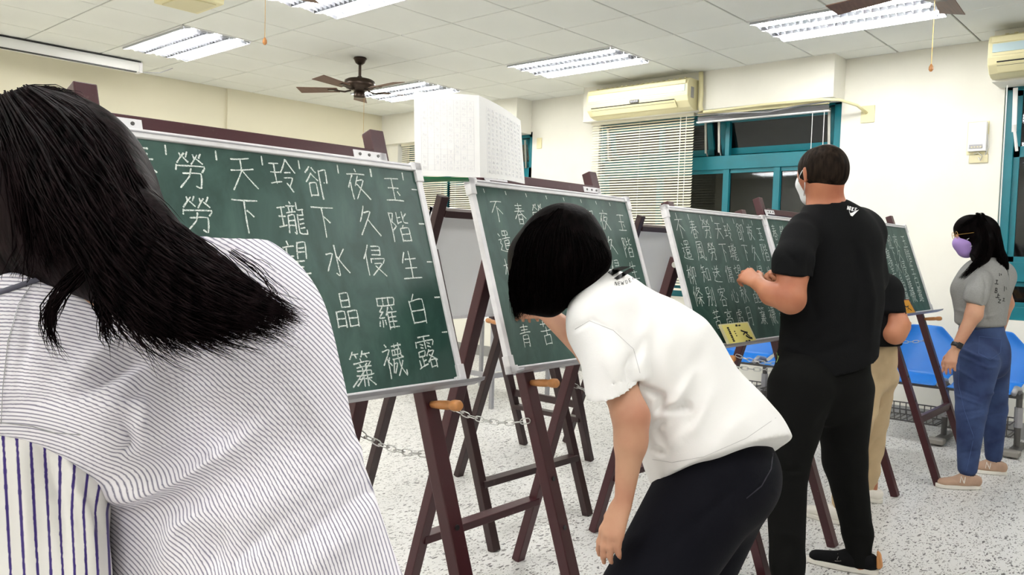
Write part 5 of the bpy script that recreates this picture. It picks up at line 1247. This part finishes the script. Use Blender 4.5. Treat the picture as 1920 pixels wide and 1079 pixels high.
# ------------------------------------------------------------------ person in khaki behind the man
def person_khaki():
    t = empty('person', (4.35, 1.35, 0), 'person in khaki trousers and black T-shirt half hidden behind the man in black', 'person')
    b = Blob(); D = 4.12; hc = at(1612, 478, D+.02); fd = nrm(-RT*.5+FW*.7-UP*.35)
    head(b, hc, fd, UP*.9+FW*.25, .98, at(1628, 530, D), .05)
    b.c((1628, 540, D), (1650, 545, D), 30, 34, .04); b.c((1640, 560, D), (1640, 685, D+.06), 30, 23, .03, FL(.8))
    b.c((1672, 552, D-.08), (1686, 612, D-.14), 17, 18, .02); b.c((1686, 612, D-.14), (1678, 628, D-.15), 19, 19, .02); b.c((1680, 625, D-.15), (1628, 628, D+.05), 17, 12, .02)
    wr = at(1626, 628, D+.05); hand(b, wr, nrm(-RT+FW*.6+UP*.2), nrm(FW), 1, .95, curl=(.5, .7, .4))
    b.c((1612, 550, D+.14), (1590, 610, D+.2), 17, 16, .02); b.c((1590, 610, D+.2), (1566, 600, D+.2), 15, 10, .02); hand(b, at(1565, 599, D+.2), nrm(FW+UP*.3), DN, -1, .95)
    LG = [((1628, 705, 4.2), (1590, 830, 4.1), (1575, 960, 3.98)), ((1645, 705, 4.23), (1635, 820, 4.3), (1634, 925, 4.36))]
    for a, k_, n_ in LG: b.c(a, k_, 22, 17, .02); b.c(k_, n_, 15, 10, .02)
    blob_obj('body', b, .008, M['skin2'], t, rl=1)
    p = Blob(); p.c((1642, 658, 4.13), (1640, 700, 4.18), 36, 38, .03)
    p.c((1645, 700, 4.22), (1634, 800, 4.3), 34, 28, .03); p.c((1634, 800, 4.3), (1631, 915, 4.36), 27, 13, .02); p.c((1622, 720, 4.15), (1595, 830, 4.1), 34, 27, .03); p.c((1595, 830, 4.1), (1576, 950, 4.0), 26, 16, .02)
    V, Q = p.mesh(.009); V = relax(V, Q, 2); V = sculpt(V, Q, [([(1660, 690), (1640, 760), (1620, 790)], 6, -.012), ([(1655, 760), (1625, 800)], 5, .01), ([(1650, 820), (1625, 850)], 5, -.01), ([(1650, 850), (1620, 880)], 4, .008), ([(1612, 720), (1620, 760)], 6, .01)]); V = wrinkle(V, Q, .012, 14, seed=9)
    to_obj('trousers', V, Q, M['khaki'], t, None, 1)
    s = Blob(); s.c((1625, 545, D), (1655, 548, D), 36, 36, .04); s.c((1640, 560, D), (1640, 690, D), 46, 48, .04, FL(1.0), cuts=[(at(1640, 648, D), nrm(DN))]); s.c((1664, 552, D-.06), (1676, 600, D-.12), 25, 24, .02, cuts=[(at(1678, 588, D-.12), nrm(DN-RT*.1))]); s.c((1612, 550, D+.12), (1600, 590, D+.16), 24, 22, .02)
    blob_obj('t_shirt', s, .009, M['tee_black'], t, rl=2)
    h = Blob(); h.c((1612, 472, D), (1616, 492, D-.02), 33, 33, .03); h.c((1634, 490, D-.03), (1655, 522, D-.10), 22, 12, .03)
    blob_obj('hair', h, .009, M['hair'], t, rl=2)
    MB().hexa([at(1652, 530, D-.13), at(1658, 530, D-.11), at(1663, 577, D-.12), at(1650, 577, D-.14), at(1652, 530, D-.127), at(1658, 530, D-.107), at(1663, 577, D-.117), at(1650, 577, D-.137)]).build('white_print', M['paper'], t)
    for (a, k_, n_), L in zip(LG, (.25, .25)):
        an = at(*n_); dd = nrm(-RT*.75+FW*.65); shoe(t, np.array([an[0], an[1], 0])-dd*.06, dd, L, 'shoe_white', hgt=.065)
    return t
person_khaki()

# ------------------------------------------------------------------ woman in grey T-shirt and jeans
def woman_grey():
    t = empty('person', (5.4, 1.1, 0), 'person in grey T-shirt and blue jeans with purple mask standing at the right', 'person')
    D = 4.80; b = Blob(); fd = nrm(-RT*.93+FW*.22-UP*.12); hc = at(1829, 441, 4.84)
    f, u, s_ = head(b, hc, fd, UP, 1.0, at(1850, 500, 4.84), .048)
    b.c((1838, 520, 4.80), (1872, 525, 4.92), 28, 28, .04); b.c((1836, 545, D), (1838, 600, D), 40, 34, .05, FL(.75)); b.c((1838, 600, D), (1842, 660, D), 34, 42, .04, FL(.85)); b.c((1808, 545, D+.02), (1815, 552, D), 19, 20, .04)
    b.c((1838, 528, 4.70), (1826, 590, 4.64), 16, 15, .02); b.c((1826, 590, 4.64), (1793, 652, 4.64), 14, 8.6, .02)
    wr = at(1790, 657, 4.64); hand(b, wr, nrm(at(1776, 694, 4.62)-wr), nrm(RT*.7+FW*.5), -1, .95, curl=(.2, .35, .3), thumb=(.4, .2))
    b.c((1876, 528, 4.98), (1886, 570, 5.02), 15, 13, .02); b.c((1886, 570, 5.02), (1874, 620, 5.05), 13, 9, .02); w2 = at(1873, 624, 5.05); hand(b, w2, DN, -RT, 1, .95)
    LG = [((1838, 680, 4.74), (1822, 775, 4.68), (1816, 888, 4.66)), ((1856, 680, 4.92), (1864, 770, 4.97), (1864, 862, 5.0))]
    for a, k_, n_ in LG: b.c(a, k_, 27, 17, .02); b.c(k_, n_, 16, 9, .02)
    blob_obj('body', b, .0062, M['skin'], t, rl=1)
    # jeans
    p = Blob(); p.c((1840, 622, D), (1844, 660, D), 40, 45, .03, FL(.8)); p.c((1858, 655, D+.02), (1858, 680, D+.02), 30, 32, .03, FL(1))
    p.c((1830, 680, 4.74), (1821, 772, 4.68), 40, 26, .03); p.c((1821, 772, 4.68), (1814, 878, 4.66), 26, 17, .02); p.c((1857, 680, 4.92), (1865, 768, 4.97), 33, 21, .03); p.c((1865, 768, 4.97), (1863, 855, 5.0), 21, 14.5, .02)
    V, Q = p.mesh(.008, [(at(1840, 610, D), nrm(UP))]); V = relax(V, Q, 1)
    cr = [([(1795, 650), (1830, 668), (1872, 676)], 2.6, .011), ([(1800, 668), (1850, 690), (1868, 690)], 2.6, .009), ([(1800, 662), (1850, 684)], 2.2, -.008), ([(1790, 690), (1830, 715)], 2.5, .008), ([(1795, 730), (1835, 745)], 2.5, -.007), ([(1792, 742), (1840, 760)], 2.5, .008), ([(1800, 775), (1845, 768)], 2.5, -.007), ([(1803, 790), (1845, 780)], 2.5, .007), ([(1802, 830), (1840, 820)], 2.5, .006), ([(1800, 850), (1840, 845)], 2.3, -.006), ([(1850, 740), (1880, 735)], 2.5, .007), ([(1850, 780), (1884, 775)], 2.5, -.007), ([(1850, 830), (1878, 820)], 2.5, .006)]
    V = sculpt(V, Q, cr); jo = to_obj('jeans', V, Q, M['denim'], t, None, 1); st = Stick(V, Q)
    sm = mat('denim_stitch', rgb(70, 92, 138), .8)
    stuck_strokes(st, 'pocket', [edgeloft([(1836, 631), (1835, 663), (1857, 675), (1876, 662), (1878, 636), (1836, 631)], 5)], .0028, sm, jo)
    stuck_strokes(st, 'side_seam', [edgeloft([(1800, 640), (1797, 720), (1808, 770), (1826, 820), (1812, 884)], 6)], .0028, sm, jo)
    stuck_strokes(st, 'waistband', [edgeloft([(1790, 612), (1830, 618), (1880, 612)], 6)], .004, M['ink'], jo)
    # T-shirt
    s = Blob(); hm = [(at(1840, 606, D), nrm(DN+FW*.15))]
    s.c((1842, 512, 4.80), (1868, 520, 4.92), 30, 34, .04, FL(.95)); s.c((1838, 535, D), (1838, 590, D), 46, 42, .04, FL(.78)); s.c((1838, 590, D), (1838, 650, D), 42, 47, .04, FL(.8), cuts=hm); s.c((1808, 545, D+.01), (1814, 562, D), 22, 22, .04, FL(1.2)); s.c((1872, 540, D+.06), (1866, 585, D+.04), 24, 20, .04)
    s.c((1850, 494, 4.83), (1848, 506, 4.82), 24, 30, .02)
    s.c((1838, 525, 4.71), (1830, 555, 4.66), 20, 20, .02); s.c((1830, 555, 4.66), (1822, 600, 4.65), 20, 18, .02, cuts=[(at(1824, 568, 4.65), nrm(DN-RT*.35+FW*.2))])
    V, Q = s.mesh(.0075); V = relax(V, Q, 2); V = sculpt(V, Q, [([(1850, 530), (1846, 570), (1850, 600)], 4, -.008), ([(1790, 580), (1830, 590)], 3, .006), ([(1795, 592), (1850, 598)], 3, -.005), ([(1870, 590), (1830, 600)], 3, .006), ([(1840, 505), (1852, 540)], 3, -.005)])
    so = to_obj('t_shirt', V, Q, M['tee_grey'], t, None, 1); st = Stick(V, Q)
    it = []
    for c, x, y, w_, h_ in (('7', 1875, 517, 8, 9), ('工', 1869, 530, 8, 10), ('B', 1868, 545, 7, 10), ('上', 1871, 555, 8, 9), ('Z', 1874, 565, 7, 9), ('7', 1884, 545, 9, 16), ('工', 1882, 563, 6, 7)): it += glyph(c, x, y, w_, h_, .15, n=2)
    stuck_strokes(st, 'printed_letters', it, .0042, M['ink'], so)
    # watch
    a_ = at(1794, 648, 4.64); d_ = nrm(at(1790, 657, 4.64)-at(1826, 590, 4.64))
    MB().lathe(a_-d_*.012, [(.029, 0), (.031, .003), (.031, .021), (.029, .024)], d_, 16).build('watch_strap', M['black'], t, smooth=True)
    MB().obox(a_-FW*.032, d_, np.cross(d_, FW), FW, .018, .015, .005).build('watch_face', M['black'], t, bevel=.003)
    # mask, glasses, eye
    mk = Blob(); mk.w(hc+f*.092-u*.035, hc+f*.076-u*.082, .036, .030, .03, (s_, 1.25)); mk.w(hc+f*.06-u*.05, hc+f*.055-u*.08, .062, .052, .03, (s_, .95))
    mo, V, Q = blob_obj('mask', mk, .0055, M['mask_p'], t, cuts=[(hc+f*.034, -f)])
    for g in (-1, 1):
        lp = MB(); e = hc+s_*g*.083; lp.tube([e+u*.018-f*.004, e+f*.03+u*.0+s_*g*.001, hc+f*.068-u*.022+s_*g*.060], .002, 6).tube([e-u*.02-f*.004, e+f*.016-u*.05, hc+f*.058-u*.07+s_*g*.050], .002, 6)
        lp.build('ear_loop', M['mask_w'], t, smooth=True)
    gl = MB()
    for g in (-1, 1):
        c = hc+f*.112+s_*g*.034+u*.014; pts = [c+s_*math.cos(q/12*6.283)*.025+u*math.sin(q/12*6.283)*.021 for q in range(13)]; gl.tube(pts, .0016, 5)
        gl.tube([c+s_*g*.025, hc+s_*g*.084+f*.04+u*.014, hc+s_*g*.088-f*.004+u*.012], .0016, 5)
        ey = hc+f*.090+s_*g*.034+u*.012; MB().lathe(ey, [(.002, 0), (.010, .003), (.011, .006), (.006, .010)], f, 10).build('eye', M['black'], t)
    gl.tube([hc+f*.114+s_*.009+u*.014, hc+f*.114-s_*.009+u*.014], .0016, 5); gl.build('glasses', M['gold'], t, smooth=True)
    # long hair
    h = Blob(); h.w(hc-f*.012+u*.022, hc+f*.022+u*.032, .103, .096, .03, (s_, .9)); h.w(hc-f*.045, hc-f*.055-u*.09, .085, .075, .05, (s_, .95))
    h.w(hc-f*.05-u*.08, at(1866, 500, 4.84), .075, .058, .05); h.c((1868, 490, 4.84), (1882, 530, 4.84), 19, 8, .04); h.c((1846, 455, 4.76), (1838, 480, 4.75), 16, 14, .04); h.c((1838, 480, 4.75), (1815, 505, 4.70), 15, 12, .04); h.c((1815, 505, 4.70), (1800, 518, 4.68), 11, 5, .03)
    ho, V, Q = blob_obj('hair', h, .006, M['hair'], t, rl=2, cuts=[(hc+f*.112+u*.052, nrm(f+u*-.25))])
    strands('hair_strands', [[(1835, 400, 4.74), (1812, 415, 4.74), (1800, 422, 4.76), (1797, 434, 4.78)], [(1838, 401, 4.74), (1820, 418, 4.73), (1806, 424, 4.75), (1800, 432, 4.77)]], 50, .001, ho, M['hair'], .003, .003)
    strands('hair_strands', [[(1830, 400, 4.75), (1845, 440, 4.71), (1840, 475, 4.69), (1815, 505, 4.65), (1798, 522, 4.66)], [(1834, 400, 4.75), (1855, 440, 4.71), (1852, 480, 4.69), (1828, 505, 4.66), (1806, 522, 4.66)]], 200, .0012, ho, M['hair'], .004, .004)
    strands('hair_strands', [[(1840, 400, 4.77), (1868, 440, 4.73), (1868, 480, 4.73), (1878, 510, 4.75), (1883, 540, 4.77)], [(1845, 402, 4.8), (1876, 450, 4.8), (1884, 490, 4.8), (1892, 520, 4.8), (1888, 538, 4.8)]], 300, .0012, ho, M['hair'], .004, .004)
    for (a, k_, n_), dd in zip(LG, (nrm(-RT*.95+FW*.05), nrm(-RT*.85+FW*.3))):
        an = at(*n_); o, V, Q = shoe(t, np.array([an[0], an[1], 0])-dd*.075, dd, .255, 'shoe_tan')
        MB().tube([np.array([an[0], an[1], .075]), np.array([an[0], an[1], .12])], .036, 12).build('sock', M['black'], t)
        stk = Stick(V, Q); q = np.array([an[0], an[1], .05])+dd*.03; x, y = pj(q)
        stuck_strokes(stk, 'shoe_letter', glyph('N', x, y, 11, 13, .2), .005, M['shoe_white'], o, .001)
        q = np.array([an[0], an[1], .08])+dd*.07; x, y = pj(q)
        stuck_strokes(stk, 'laces', [[(x-4+4*i, y-3+2*i*-1), (x+2+4*i, y+5-2*i)] for i in range(-2, 2)], .005, M['shoe_white'], o, .001)
    return t
woman_grey()
bpy.context.view_layer.update()
